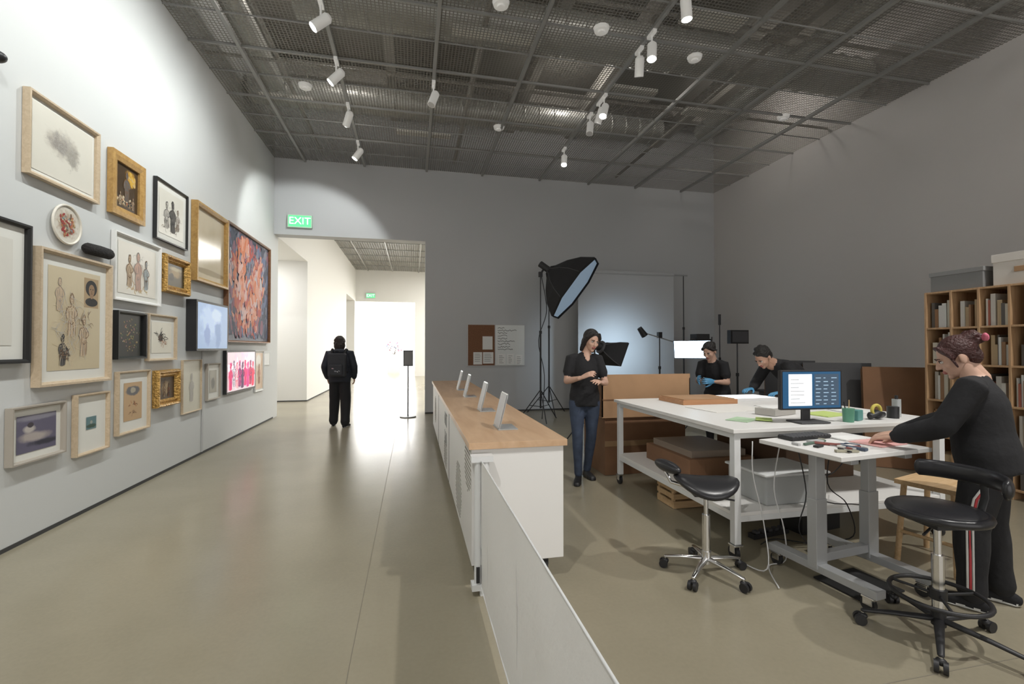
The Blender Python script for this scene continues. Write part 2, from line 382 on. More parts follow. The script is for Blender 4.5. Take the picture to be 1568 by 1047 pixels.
def frame(name,y0,y1,z0,z1,fw,dp,fm,mm=None,mg=0,am=None,ornate=False,mb=None,deco=None,figs=()):
    g=G(); x=XL+.004
    prof=[(0,0),(0,dp),(fw*.5,dp*1.0),(fw,dp*.75),(fw,dp*.35)] if not ornate else [(0,0),(0,dp*.7),(fw*.15,dp),(fw*.35,dp*.95),(fw*.5,dp*.6),(fw*.75,dp*.75),(fw*.9,dp*.5),(fw,dp*.4)]
    rings=[ring4(y0+o,y1-o,z0+o,z1-o,x+h) for o,h in prof]
    vs=[p for r in rings for p in r]
    fs=[]
    for k in range(len(rings)-1):
        for i in range(4): fs.append((k*4+i,k*4+(i+1)%4,(k+1)*4+(i+1)%4,(k+1)*4+i))
    fs.append((3,2,1,0)); g.add(vs,fs,fm)
    xx=x+dp*.35; a,b,c,d=y0+fw,y1-fw,z0+fw,z1-fw
    mgb=mg if mb is None else mb
    if mm: g.quad((xx,a,c),(xx,b,c),(xx,b,d),(xx,a,d),mm)
    if am:
        q=.003 if mm else 0
        g.quad((xx+q,a+mg,c+mgb),(xx+q,b-mg,c+mgb),(xx+q,b-mg,d-mgb),(xx+q,a+mg,d-mgb),am)
        if deco: deco(g,xx+q,a+mg,b-mg,c+mgb,d-mgb)
        for f in figs: figure(g,xx+q,a+mg,b-mg,c+mgb,d-mgb,*f)
    return g.obj(name)
LW=wood('maple_frame',(.48,.37,.25),(.60,.48,.34),.4,(20,20,20)); OAKF=wood('gilt_wood_frame',(.36,.20,.06),(.52,.32,.11),.35,(15,15,15))
GOLD=mat('ornate_gilt',(.50,.30,.09),.35,metal=.7,bump=1,bscale=45,var=.3,vscale=30)
BFR=mat('black_frame',(.015,.015,.015),.35); GFR=mat('greywood_frame',(.38,.34,.29),.5)
MB=mat('mat_board',(.74,.73,.68),.6); CREAM=mat('mat_cream',(.70,.64,.50),.6)
def pt(n,c): return mat('pigment_'+n,c,.6)
INK=pt('ink',(.03,.03,.03)); SEP=pt('sepia',(.16,.09,.05)); PEN=pt('pencil',(.30,.28,.26)); PEN2=pt('pencil_light',(.48,.46,.42)); RUST=pt('rust',(.42,.16,.07)); OCH=pt('ochre',(.55,.38,.15)); TEAL=pt('teal',(.2,.3,.32)); BEI=pt('beige',(.62,.52,.36))
WG=pt('wash_grey',(.52,.49,.44)); WT=pt('wash_tan',(.55,.42,.29)); WR=pt('wash_rose',(.58,.38,.30)); WB=pt('wash_blue',(.42,.47,.48)); DK=pt('wash_dark',(.12,.11,.10))
frame('framed_drawing',4.04,4.82,2.75,3.39,.03,.05,LW,MB,.03,art('a1',(.72,.69,.61),[((.46,.42,.36),.46,.58,.30,.24,5,1.9,.7),((.33,.30,.27),.42,.55,.18,.18,9,2.2,.5),((.40,.37,.32),.64,.48,.13,.24,9,2.2,.5)]),deco=scribble(1,[(PEN2,.46,.58,.20,.16,70,.10,.003,.9),(PEN2,.64,.45,.08,.16,30,.1,.003,.8)]))
frame('framed_drawing',3.42,4.08,1.34,2.36,.03,.05,BFR,MB,.1,art('a2',(.70,.68,.62),[]),figs=((.5,.2,.6,PEN,.004,4,1,WG),))
frame('framed_painting',5.0,5.54,2.74,3.355,.085,.05,OAKF,None,0,art('a5',(.06,.035,.016),[((.50,.27,.04),.66,.74,.26,.22,4,1,.4),((.30,.20,.10),.4,.2,.4,.12,7,1.4,.3)]),deco=scribble(3,[([OCH,pt('gold',(.6,.36,.05))],.70,.74,.18,.14,24,.14,.022,.4),([BEI,RUST,INK,SEP],.45,.20,.38,.08,36,.10,.018,.6)]),figs=((.50,.22,.66,SEP,.008,21,1.1,DK),(.22,.08,.30,SEP,.006,22,1.2,BEI),(.78,.08,.28,SEP,.006,23,1.2,WT)))
frame('framed_print',5.78,6.51,2.68,3.37,.018,.04,BFR,MB,.07,art('a6',(.72,.69,.61),[((.5,.47,.4),.5,.40,.32,.26,5,1.4,.9)]),deco=scribble(4,[([SEP,PEN],.5,.22,.34,.10,50,.14,.005,.5),(PEN,.5,.5,.3,.2,30,.16,.004,.5)]),figs=((.30,.16,.60,INK,.006,5,1.2,WG),(.54,.12,.72,INK,.007,6,-1.2,DK),(.76,.2,.5,SEP,.005,7,1.,WG)))
frame('framed_drawing',6.67,7.70,2.34,3.39,.055,.08,OAKF,None,0,art('a7',(.56,.47,.33),[((.46,.38,.25),.5,.5,.42,.42,3,1,.8),((.32,.25,.15),.5,.12,.7,.05,6,.5,.3)],rough=.12))
BIG=[pt('p_orange',(.52,.15,.06)),pt('p_red',(.38,.055,.04)),pt('p_coral',(.56,.25,.17)),pt('p_pink',(.54,.34,.31)),pt('p_white',(.42,.40,.42)),pt('p_blue',(.09,.12,.22)),pt('p_dblue',(.035,.045,.08)),pt('p_grey',(.16,.16,.21)),pt('p_violet',(.20,.08,.12))]
def bigpaint(g,x,a,b,c,d):
    rnd=random.Random(9); k=0
    def fig(cx,cy): 
        f1=((cx-.30-.05*math.sin(cy*8))/.19)**2+((cy-.42)/.40)**2; f2=((cx-.66+.05*math.sin(cy*7))/.17)**2+((cy-.44)/.37)**2
        hd=((cx-.38)/.17)**2+((cy-.83)/.10)**2
        return min(f1,f2,hd)
    L0=[]
    for i in range(1000): L0.append((rnd.random(),rnd.random()))
    L0.sort(key=lambda p:-fig(*p)+rnd.random()*.5)
    for (u,v) in L0:
        f=fig(u,v)
        if f<.40: m=rnd.choices(BIG,[4,1.5,7,6,1.2,0,0,.2,.2])[0]; L=rnd.uniform(.08,.16); w=rnd.uniform(.04,.11)
        elif f<1: m=rnd.choices(BIG,[6,6,4,1.5,.3,.2,.2,.5,2.5])[0]; L=rnd.uniform(.07,.15); w=rnd.uniform(.04,.09)
        elif f<1.5: m=rnd.choices(BIG,[.4,.9,.2,.1,.1,2,4,3,4])[0]; L=rnd.uniform(.08,.16); w=rnd.uniform(.04,.10)
        else: m=rnd.choices(BIG,[.0,.03,0,0,.0,2.5,9,2.0,1.0])[0]; L=rnd.uniform(.12,.24); w=rnd.uniform(.06,.16)
        h=1.57+rnd.uniform(-.45,.45); cv=rnd.uniform(-.2,.2); pts=[]
        for s in range(6):
            pts.append((a+(b-a)*min(.97,max(.03,u)),c+(d-c)*min(.97,max(.03,v)))); u+=L/6*math.cos(h); v+=L/6*math.sin(h); h+=cv
        k+=1; ribbon(g,pts,w,m,x+.0006+k*.00001)
frame('framed_painting',7.73,9.85,1.545,3.41,.03,.07,wood('walnut_edge',(.16,.07,.03),(.25,.12,.06),.4),None,0,art('a8',(.035,.045,.08),[],rough=.45),deco=bigpaint)
def bust(g,x,a,b,c,d):
    W=b-a;H=d-c
    def el(cx,cy,rx,ry,m,o):
        n=26; g.add([(x+o,a+W*(cx+rx*math.cos(6.283*i/n)),c+H*(cy+ry*math.sin(6.283*i/n))) for i in range(n)],[tuple(range(n))],m)
    g.add([(x+.0005,a+W*.66,c+H*.64),(x+.0005,a+W*.96,c+H*.64),(x+.0005,a+W*.96,c+H*.95),(x+.0005,a+W*.66,c+H*.95)],[(0,1,2,3)],pt('tan_patch',(.40,.29,.17)))
    el(.81,.845,.12,.085,INK,.001); el(.815,.70,.13,.045,INK,.0011); el(.815,.775,.04,.04,pt('face_tan',(.30,.19,.11)),.0013); el(.815,.825,.062,.062,pt('face_tan',(.30,.19,.11)),.0014)
    el(.79,.835,.012,.006,INK,.0018); el(.84,.835,.012,.006,INK,.0018); el(.815,.79,.02,.005,SEP,.0018); el(.815,.81,.008,.012,SEP,.0017)
    scribble(12,[([PEN2,BEI],.42,.42,.26,.36,90,.2,.004,.4),([INK,SEP],.30,.16,.07,.04,30,.08,.006,.8),([PEN2,SEP],.68,.50,.10,.08,16,.12,.004,.7)])(g,x+.002,a,b,c,d)
frame('framed_drawing',4.15,5.0,1.15,2.23,.035,.06,LW,MB,.085,art('a9',(.58,.49,.33),[((.46,.37,.24),.45,.45,.3,.4,5,1.2,.9)]),deco=bust,figs=((.42,.34,.42,SEP,.0035,8,1.1,WT),(.26,.05,.30,INK,.005,9,1.1,DK),(.66,.14,.42,SEP,.0035,10,1.,WT),(.2,.58,.32,PEN,.003,11,1.1,WT)))
frame('framed_print',5.07,5.89,1.92,2.59,.028,.04,WHITE,MB,.05,art('a10',(.72,.68,.60),[((.6,.52,.42),.5,.45,.36,.30,8,1.4,.8)]),deco=scribble(6,[([OCH,BEI,WT],.5,.16,.3,.06,34,.12,.010,.4),([PEN2,WB],.5,.6,.3,.2,26,.14,.005,.5)]),figs=((.28,.16,.62,SEP,.0045,12,1.1,WT),(.50,.12,.76,PEN,.0045,13,-1.1,WR),(.72,.16,.60,SEP,.0045,14,1.,WB)))
frame('ornate_framed_painting',5.92,6.51,2.1,2.54,.09,.08,GOLD,None,0,art('a11',(.08,.06,.03),[((.30,.20,.08),.5,.6,.4,.25,5,1.2,.5),((.4,.32,.18),.5,.8,.4,.12,5,1.2,.5),((.04,.03,.015),.3,.4,.16,.2,6,1.2,.3)]),True)
frame('framed_painting',5.11,5.60,1.34,1.82,.03,.05,BFR,None,0,art('a13',(.010,.011,.010),[]),deco=scribble(8,[([OCH,SEP,pt('moss',(.12,.18,.08))],.5,.5,.38,.38,60,.06,.008,1.2),([RUST,BEI,pt('p_pink2',(.55,.3,.3))],.5,.5,.35,.38,26,.035,.012,1.4)]))
frame('framed_drawing',5.65,6.25,1.31,1.83,.025,.045,LW,MB,.06,art('a14',(.72,.68,.58),[((.10,.08,.06),.45,.5,.10,.12,8,1.2,.2)]),deco=scribble(9,[([INK,SEP],.45,.50,.08,.09,40,.10,.014,.9),([INK],.45,.5,.18,.18,22,.26,.006,.3),([SEP,RUST],.6,.35,.12,.1,12,.14,.006,.6)]))
frame('framed_photograph',3.93,4.45,.60,1.02,.022,.05,GFR,MB,.05,art('a15',(.13,.12,.18),[((.42,.37,.35),.45,.40,.46,.16,3,.9,.5),((.50,.46,.43),.30,.62,.18,.12,4,.8,.4),((.04,.04,.06),.7,.2,.5,.10,4,1,.5),((.25,.24,.29),.5,.92,.7,.1,4,1,.5),((.06,.05,.06),.33,.73,.09,.08,5,.5,.2)]))
frame('framed_photograph',4.58,5.01,.52,1.05,.02,.045,LW,MB,.13,art('a16',(.12,.22,.24),[((.05,.09,.07),.5,.25,.6,.18,6,.8,.3),((.35,.36,.33),.5,.55,.15,.15,6,.6,.3)]),mb=.19)
frame('framed_drawing',5.14,5.69,.595,1.22,.02,.045,LW,MB,.1,art('a17',(.54,.36,.20),[((.13,.13,.14),.5,.78,.42,.14,6,.6,.2),((.40,.36,.28),.5,.80,.16,.08,8,1,.2)]),deco=scribble(10,[([SEP,RUST],.5,.42,.22,.04,14,.12,.006,.3),([SEP],.5,.2,.25,.03,14,.1,.004,.3)]))
frame('ornate_framed_painting',5.8,6.3,.78,1.2,.085,.07,GOLD,None,0,art('a18',(.10,.065,.04),[((.36,.25,.14),.45,.5,.3,.35,6,1,.5)]),True,figs=((.36,.12,.66,SEP,.006,31,1.,WT),(.64,.10,.60,INK,.006,32,1.,RUST)))
frame('framed_drawing',6.44,6.96,.62,1.30,.012,.03,LW,None,0,art('a19',(.62,.59,.49),[]),figs=((.5,.2,.55,PEN2,.004,15,1.1,WG),))
frame('framed_photograph',7.12,7.56,.715,1.235,.02,.04,GFR,MB,.08,art('a20',(.33,.31,.26),[((.08,.08,.07),.5,.4,.3,.3,6,1.2,.4)]))
frame('framed_drawing',9.12,9.61,.65,1.40,.012,.03,WHITE,MB,.03,art('a22',(.60,.42,.28),[((.72,.68,.6),.4,.8,.4,.2,5,.8,.4)]),figs=((.5,.15,.55,RUST,.006,16,1.1,WR),))
frame('wall_label',9.68,10.02,1.12,1.36,.004,.012,WHITE,PAPER)
def screen(name,y0,y1,z0,z1,am,dp=.07):
    g=G(); x=XL+.004
    g.bx(x,x+dp,y0,y1,z0,z1,BLK); g.bx(x+dp,x+dp+.006,y0,y1,z0,z0+.02,BFR)
    g.quad((x+dp+.002,y0+.03,z0+.03),(x+dp+.002,y1-.03,z0+.03),(x+dp+.002,y1-.03,z1-.03),(x+dp+.002,y0+.03,z1-.03),am)
    return g
g=screen('wall_monitor',6.56,7.58,1.415,2.08,art('scr1',(.30,.43,.66),[((.42,.55,.78),.4,.6,.35,.4,4,1.8,.4),((.18,.29,.52),.65,.4,.12,.45,5,1.8,.4),((.5,.62,.82),.6,.75,.2,.2,5,1.6,.4),((.2,.3,.55),.3,.3,.1,.3,5,1.6,.3)],emit=.38),.12)
g.bx(XL+.004,XL+.012,7.02,7.06,.03,1.415,mat('cable_cover',(.5,.5,.5),.6)); g.obj('wall_monitor',bevel=.006)
g=screen('video_screen',7.73,9.03,.74,1.415,art('scr2',(.62,.50,.54),[],emit=.75),.05)
def ems(n,c): return mat('video_'+n,c,.5,emit=c,es=.75)
scribble(15,[([ems('white',(.85,.82,.84)),ems('pinkl',(.8,.5,.6))],.5,.6,.48,.36,60,.12,.05,.5)])(g,XL+.058,7.78,8.98,.79,1.37)
VR=[ems('red',(.6,.05,.10)),ems('mag',(.55,.05,.22)),ems('dark',(.10,.04,.10)),ems('wht',(.75,.7,.72))]
for i in range(9): figure(g,XL+.0605,7.78,8.98,.79,1.37,.08+i*.105,.02+.05*(i%2),.72,VR[(i+1)%3],.012,50+i,1.2,VR[(i*3+i//2)%4])
g.obj('video_screen')
g=G(); pm=art('plate_glaze',(.62,.58,.50),[((.40,.30,.22),.5,.5,.4,.4,8,1.6,.4)])
g.cyl((XL+.004,4.47,2.475),(XL+.02,4.47,2.475),.10,mat('plate_rim',(.70,.66,.58),.25),r1=.165,n=40)
g.torus((XL+.026,4.47,2.475),.158,.010,mat('plate_rim',(.7,.66,.58)),n=40,axis='X')
vs=[(XL+.024,4.47+.152*math.cos(2*math.pi*i/40),2.475+.152*math.sin(2*math.pi*i/40)) for i in range(40)]
g.add(vs,[tuple(range(40))],pm,False,uv=[(.5+.5*math.cos(2*math.pi*i/40),.5+.5*math.sin(2*math.pi*i/40)) for i in range(40)])
scribble(16,[([pt('crimson',(.30,.03,.03)),RUST,SEP],.5,.5,.28,.28,60,.12,.016,.9),([BEI,TEAL,OCH],.5,.5,.28,.28,20,.10,.008,.9)])(g,XL+.025,4.32,4.62,2.325,2.625)
g.obj('decorative_plate')
g=G(); g.loft([((XL+.06,4.66,2.32),.05,.045),((XL+.06,4.80,2.325),.052,.048),((XL+.06,4.94,2.325),.05,.045)],mat('rough_black',(.02,.018,.018),.9,bump=1,bscale=60),side=(0,0,1)); g.obj('wall_sculpture')
g=G(); g.ell((XL+.06,3.74,3.43),(.06,.05,.04),BLK); g.obj('wall_knob_sculpture')

# exit signs
def exit_sign(x,y,z,s=1):
    e=empty('exit_sign',TR(x,y,z)); g=G(); EG=mat('exit_green',(.10,.55,.22),.4,emit=(.12,.75,.32),es=.8)
    g.box((0,-.03*s,0),(.48*s,.05*s,.27*s),mat('exit_housing',(.55,.75,.6),.4)); g.quad((-.22*s,-.056*s,-.115*s),(.22*s,-.056*s,-.115*s),(.22*s,-.056*s,.115*s),(-.22*s,-.056*s,.115*s),EG)
    g.obj('housing',parent=e)
    t=D.curves.new('letters','FONT'); t.body='EXIT'; t.size=.21*s; t.align_x='CENTER'; t.align_y='CENTER'; t.extrude=.001
    t.materials.append(mat('exit_letters',(.9,1,.9),.4,emit=(.8,1,.85),es=1.3))
    o=D.objects.new('letters',t); SC.collection.objects.link(o); o.parent=e; o.location=(0,-.059*s,0); o.rotation_euler=(rad(90),0,0)
exit_sign(-2.32,YB-.002,4.11); exit_sign(-2.1,24.19,4.12,.95)

g=G(); g.cyl((0,0,0),(0,0,.02),.17,GMET,n=28); g.cyl((0,0,.02),(0,0,1.12),.014,DGREY); g.box((0,-.015,1.24),(.2,.015,.34),DGREY,rot=(-12,0,0)); g.box((0,-.026,1.24),(.17,.004,.30),mat('sign_face',(.25,.25,.25),.4),rot=(-12,0,0))
g.obj('sign_stand',TR(-.095,9.9))
g=G(); g.box((0,0,.45),(.7,.7,.9),WHITE); g.obj('plinth',TR(-1.05,27)); 
g=G(); g.cyl((0,0,.9),(0,0,1.1),.07,PAPER,r1=.1)
random.seed(21)
for i in range(26):
    a=random.random()*6.28; r=.1+random.random()*.42; z=1.3+random.random()*.5
    p=V((r*math.cos(a),r*math.sin(a)*.6,z)); g.cyl((0,0,1.05),p,.008,mat('stem',(.25,.22,.2)),n=5); g.ell(p,(.06,.06,.05),random.choice([mat('petal_pink',(.55,.25,.35)),mat('petal_grey',(.35,.38,.5)),mat('petal_white',(.7,.65,.65))]),nu=8,nv=5)
g.obj('flower_arrangement',TR(-1.05,27))

# ------------------------------------------------------------ counter
g=G(); cx0,cx1,cy0,cy1=.33,.95,2.73,8.07
g.bx(cx0+.02,cx1-.02,cy0+.02,cy1-.02,.14,.838,WHITE)
g.bx(cx0,cx1,cy0,cy1,.84,.88,PLY)
for y in(4.5,6.3): g.bx(cx0+.017,cx0+.02,y-.003,y+.003,.14,.838,DGREY); g.bx(cx1-.02,cx1-.017,y-.003,y+.003,.14,.838,DGREY)
for x in(cx0+.1,cx1-.12):
    for y in(cy0+.14,4.4,6.2,cy1-.14):
        g.box((x,y,.125),(.09,.09,.03),GMET); g.cyl((x-.02,y,.052),(x+.02,y,.052),.052,BLK); g.box((x,y,.09),(.055,.07,.06),BLK)
DOT=mat('perforation_print',(.30,.28,.25),.6)
def dots(yc,zc,R,st=.032):
    k=int(R/st)+1
    for i in range(-k,k+1):
        for j in range(-k,k+1):
            yy=yc+i*st+(j%2)*st/2; zz=zc+j*st*.87
            if (yy-yc)**2+(zz-zc)**2<R*R and .17<zz<.82 and yy>cy0+.04: 
                g.cyl((cx0+.021,yy,zz),(cx0+.0175,yy,zz),.008,DOT,n=8)
dots(3.55,.36,.22); dots(2.95,.70,.17); dots(5.0,.3,.2); dots(7.2,.5,.2)
g.obj('reception_counter',bevel=.003)
e=empty('counter_lettering',TR(cx0+.018,4.95,.62)); 
t=D.curves.new('lettering','FONT'); t.body='ART\nLAB'; t.size=.2; t.align_x='CENTER'; t.extrude=.0008; t.materials.append(mat('letter_grey',(.3,.3,.3)))
o=D.objects.new('lettering',t); SC.collection.objects.link(o); o.parent=e; o.rotation_euler=(rad(90),0,rad(-90))
ACR=mat('acrylic_clear',(.80,.83,.84),.12,trans=.6); CARDG=mat('sign_card_grey',(.55,.56,.57),.5)
for (x,y,h) in((.62,3.22,.25),(.63,4.15,.26),(.63,5.38,.26),(.63,6.25,.26)):
    g=G(); g.box((.03,0,.004),(.14,.22,.006),ACR); g.box((.0,0,h/2+.004),(.005,.22,h),ACR,rot=(0,14,0)); g.box((-.006,0,h/2+.006),(.003,.20,h*.92),CARDG,rot=(0,14,0)); g.obj('acrylic_sign_holder',TR(x,y,.8805))
# retractable barrier
g=G(); FAB=mat('white_mesh_fabric',(.86,.85,.83),.7,bump=.1,bscale=25)
for x in(.375,.425): g.cyl((x,2.675,.05),(x,2.675,.80),.020,WMET)
g.box((.40,2.685,.80),(.13,.07,.035),WMET); g.box((.40,2.685,.055),(.12,.07,.035),WMET); g.box((.40,2.70,.25),(.07,.05,.04),WMET); g.box((.375,2.652,.13),(.02,.01,.09),BLK)
ys=[2.675-i*.05 for i in range(66)]; vs=[]
for i,y in enumerate(ys):
    for k in range(9):
        z=.055+k*(.735)/8; b=.0035*math.sin(i*.30+k*.5)*math.sin(k/8*math.pi)+.0015*math.sin(i*.9+k)
        vs.append((.395+b,y,z-(.004*math.sin(i*.21)**2 if k==8 else 0)))
g.add(vs,[(i*9+k,(i+1)*9+k,(i+1)*9+k+1,i*9+k+1) for i in range(65) for k in range(8)],FAB,True)
SEAM=mat('seam',(.62,.61,.59))
for i in range(5,65,7): g.cyl((.3975,ys[i],.06),(.3975,ys[i]+.02,.785),.0022,SEAM,n=6)
g.cyl((.395,ys[0],.79),(.395,ys[-1],.79),.004,WMET,n=8); g.cyl((.395,ys[0],.055),(.395,ys[-1],.055),.004,WMET,n=8)
yb=ys[-1]; g.cyl((.395,yb,.0),(.395,yb,.82),.02,WMET); g.cyl((.395,yb,0),(.395,yb,.02),.15,WMET)
g.cyl((.40,2.675,.0),(.40,2.675,.05),.012,WMET)
g.obj('retractable_barrier_gate')

# ------------------------------------------------------------ board on back wall
g=G(); y=YB-.004; random.seed(31)
g.bx(1.20,2.55,y-.025,y,1.04,2.0,mat('alu_trim',(.5,.5,.5),.4))
CORK=mat('cork',(.20,.095,.05),.9,var=.25,vscale=60)
g.bx(1.22,1.83,y-.03,y-.02,1.06,1.98,CORK); g.bx(1.85,2.53,y-.03,y-.02,1.06,1.98,mat('whiteboard',(.72,.74,.72),.3))
for (a,b,c,d) in((1.55,1.78,1.42,1.72),(1.34,1.54,1.08,1.36),(1.56,1.80,1.10,1.36),(1.90,2.08,1.08,1.32),(2.12,2.28,1.08,1.32),(2.32,2.48,1.08,1.30)): g.bx(a,b,y-.033,y-.03,c,d,PAPER)
for k in range(9):
    zz=1.92-k*.062; x=1.90; pts=[]; xe=2.05+random.random()*.4
    while x<xe: pts.append((x,y-.032,zz+random.uniform(-.016,.016))); x+=.022
    g.tube(pts,.0045,BLK,n=4,sub=2)
for (a,b,c,d) in((1.34,1.54,1.08,1.36),(1.56,1.80,1.10,1.36),(1.90,2.08,1.08,1.32),(2.12,2.28,1.08,1.32),(2.32,2.48,1.08,1.30)):
    for k in range(5): g.bx(a+.03,b-.03-random.random()*.05,y-.0345,y-.033,d-.05-k*.04,d-.043-k*.04,DGREY)
g.obj('whiteboard_corkboard')

# ------------------------------------------------------------ photo studio gear
def stand(g,x,y,h,fr=.45):
    g.cyl((x,y,.25),(x,y,h*.6),.018,BLK); g.cyl((x,y,h*.6),(x,y,h),.012,DGREY); g.cyl((x,y,h*.6-.03),(x,y,h*.6+.03),.028,BLK)
    for k in range(3):
        a=k*2.094+.5; p=(x+fr*math.cos(a),y+fr*math.sin(a),.012); g.cyl((x,y,.62),p,.010,BLK,n=8); q=((x+p[0])/2,(y+p[1])/2,.3); g.cyl((x,y,.28),q,.007,BLK,n=6)
def softbox(g,c,n,R1,R2,dep,sides,face,up=V((0,0,1)),phase=0):
    c=V(c); n=V(n).normalized(); a=up.cross(n).normalized(); b=n.cross(a)
    rs=[(0,.12),(.12,.22),(.35,.52),(.65,.80),(1,1),(1.06,1.0)]; vs=[]
    for t,k in rs:
        for i in range(sides):
            an=2*math.pi*(i+phase)/sides; vs.append(c-n*dep*(1-t)+a*math.cos(an)*R1*k+b*math.sin(an)*R2*k)
    fs=[(k*sides+i,k*sides+(i+1)%sides,(k+1)*sides+(i+1)%sides,(k+1)*sides+i) for k in range(len(rs)-1) for i in range(sides)]
    g.add(vs,fs,BFAB)
    for i in range(sides):
        g.loft([(vs[k*sides+i],.006,.006) for k in range(len(rs)-1)],DGREY,n=5,round_=False)
    fv=[c+a*math.cos(2*math.pi*(i+phase)/sides)*R1*.97+b*math.sin(2*math.pi*(i+phase)/sides)*R2*.97 for i in range(sides)]
    g.add(fv,[tuple(range(sides))],face)
    g.cyl(c-n*(dep+.22),c-n*dep*.9,.065,BLK,n=18); g.cyl(c-n*dep*.98,c-n*dep*.88,.10,DGREY,n=18)
    return c-n*(dep+.1)
FACE1=mat('softbox_diffuser_dim',(.50,.60,.70),.6,emit=(.42,.62,.85),es=.18)
FACE2=mat('softbox_diffuser_lit',(.9,.95,1),.6,emit=(.62,.83,1),es=12)
g=G(); stand(g,2.50,8.80,2.95); ap=softbox(g,(3.12,8.5,2.62),(.70,-.38,-.60),.74,.74,.66,8,FACE1,phase=.5)
g.cyl(ap,(2.50,8.80,2.93),.02,BLK); g.box((2.50,8.80,2.93),(.07,.07,.10),BLK)
g.tube([(2.52,8.8,2.9),(2.62,8.78,2.2),(2.46,8.8,1.6),(2.58,8.8,.9),(2.5,8.7,.05)],.008,BLK); g.obj('octagonal_softbox')
g=G(); stand(g,2.72,6.55,1.45); ap=softbox(g,(3.02,6.45,1.36),(.85,.1,-.35),.33,.26,.3,4,BFAB,phase=.5); g.cyl(ap,(2.72,6.55,1.45),.018,BLK); g.obj('small_softbox')
g=G(); stand(g,5.15,7.1,1.65); ap=softbox(g,(4.66,6.95,1.43),(-.62,-.72,-.30),.42,.22,.35,4,FACE2,phase=.5); g.cyl(ap,(5.15,7.1,1.6),.018,BLK); g.box((4.98,7.2,1.62),(.25,.2,.16),BLK); g.obj('strip_softbox')
g=G(); stand(g,2.95,9.7,3.2,.5); stand(g,6.28,9.7,3.2,.5); g.cyl((2.85,9.7,3.18),(6.38,9.7,3.18),.022,GMET)
BD=mat('grey_backdrop',(.50,.515,.53),.8,bump=.05,bscale=4); vs=[]
for i in range(25):
    x=3.62+i*2.38/24
    for k in range(9): vs.append((x,9.665-(.012*math.sin(i*.8)*(k/8))-(.0 if k<8 else .35),3.19-k*.39))
g.add(vs,[(i*9+k,i*9+k+1,(i+1)*9+k+1,(i+1)*9+k) for i in range(24) for k in range(8)],BD,True); g.cyl((3.62,9.68,3.18),(6.0,9.68,3.18),.045,BD)
g.obj('backdrop_stand')
g=G(); stand(g,4.95,8.5,1.75); g.cyl((4.55,8.5,1.78),(5.35,8.45,1.55),.012,GMET); g.cyl((4.50,8.5,1.86),(4.62,8.5,1.70),.05,BLK,r1=.07); g.cyl((5.35,8.45,1.6),(5.35,8.45,1.45),.035,BLK); g.box((4.95,8.5,1.72),(.08,.08,.12),BLK)
g.obj('boom_lamp_stand')
l=D.lights.new('boom_lamp','SPOT'); l.energy=80; l.color=(.66,.84,1); l.spot_size=rad(130); l.spot_blend=1; l.shadow_soft_size=.12
o=D.objects.new('boom_lamp',l); SC.collection.objects.link(o); o.location=(4.40,8.45,1.45); o.rotation_euler=(V((4.5,9.7,1.3))-o.location).to_track_quat('-Z','Y').to_euler()
g=G(); stand(g,5.9,7.4,1.6,.4); g.box((5.9,7.38,1.66),(.38,.1,.25),BLK); g.box((5.9,7.32,1.66),(.33,.01,.20),DGREY); g.obj('studio_display_stand')
g=G(); stand(g,7.1,9.5,2.0,.35); g.cyl((7.1,9.5,2.0),(7.1,9.5,2.25),.03,DGREY); g.obj('light_stand')

# ------------------------------------------------------------ cardboard box pile
g=G(); 
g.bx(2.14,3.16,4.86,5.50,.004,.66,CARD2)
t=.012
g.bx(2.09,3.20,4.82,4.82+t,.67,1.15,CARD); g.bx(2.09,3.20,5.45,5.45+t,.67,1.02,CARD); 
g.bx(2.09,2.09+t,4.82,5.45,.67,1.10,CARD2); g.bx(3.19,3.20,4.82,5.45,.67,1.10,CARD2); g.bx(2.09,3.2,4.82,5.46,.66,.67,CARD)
g.bx(2.09,3.20,4.812,4.82,.86,.872,CARD2); g.bx(2.14,3.16,4.852,4.86,.33,.39,mat('packing_tape',(.34,.22,.12),.3))
g.obj('cardboard_box')

# ------------------------------------------------------------ work table
def caster(g,x,y,h=.1,ax=0):
    g.box((x,y,h-.008),(.07,.07,.012),CHROME); g.cyl((x-.013,y+.015,h*.42),(x+.013,y+.015,h*.42),h*.42,BLK,n=18)
    g.box((x-.02,y+.01,h*.68),(.005,.05,h*.55),CHROME); g.box((x+.02,y+.01,h*.68),(.005,.05,h*.55),CHROME)
g=G(); x0,x1,y0,y1=2.12,4.02,2.70,4.58
g.bx(x0,x1,y0,y1,.872,.90,WHITE); g.bx(x0+.03,x1-.03,y0+.03,y1-.03,.83,.872,WMET)
for x in(x0+.05,x1-.05):
    for y in(y0+.05,y1-.05):
        g.box((x,y,.49),(.05,.05,.76),WMET); caster(g,x,y,.11)
g.bx(x0+.03,x1-.03,y0+.03,y1-.03,.30,.325,WHITE); g.bx(x0+.03,x1-.03,y0+.03,y0+.07,.26,.30,WMET); g.bx(x0+.03,x0+.07,y0+.03,y1-.03,.26,.30,WMET)
g.obj('rolling_work_table',bevel=.003)
g=G(); g.bx(2.55,3.15,3.95,4.40,.901,.945,wood('flat_box_wood',(.40,.19,.09),(.52,.28,.14))); g.bx(2.57,3.13,3.97,4.38,.945,.952,CARD); g.obj('flat_wooden_box')
g=G(); g.bx(3.20,3.80,4.12,4.50,.901,.925,mat('light_pad_body',(.7,.7,.7))); g.bx(3.23,3.77,4.15,4.47,.925,.928,mat('light_pad_glow',(1,1,1),emit=(.95,.97,1),es=1.0)); g.obj('light_pad')
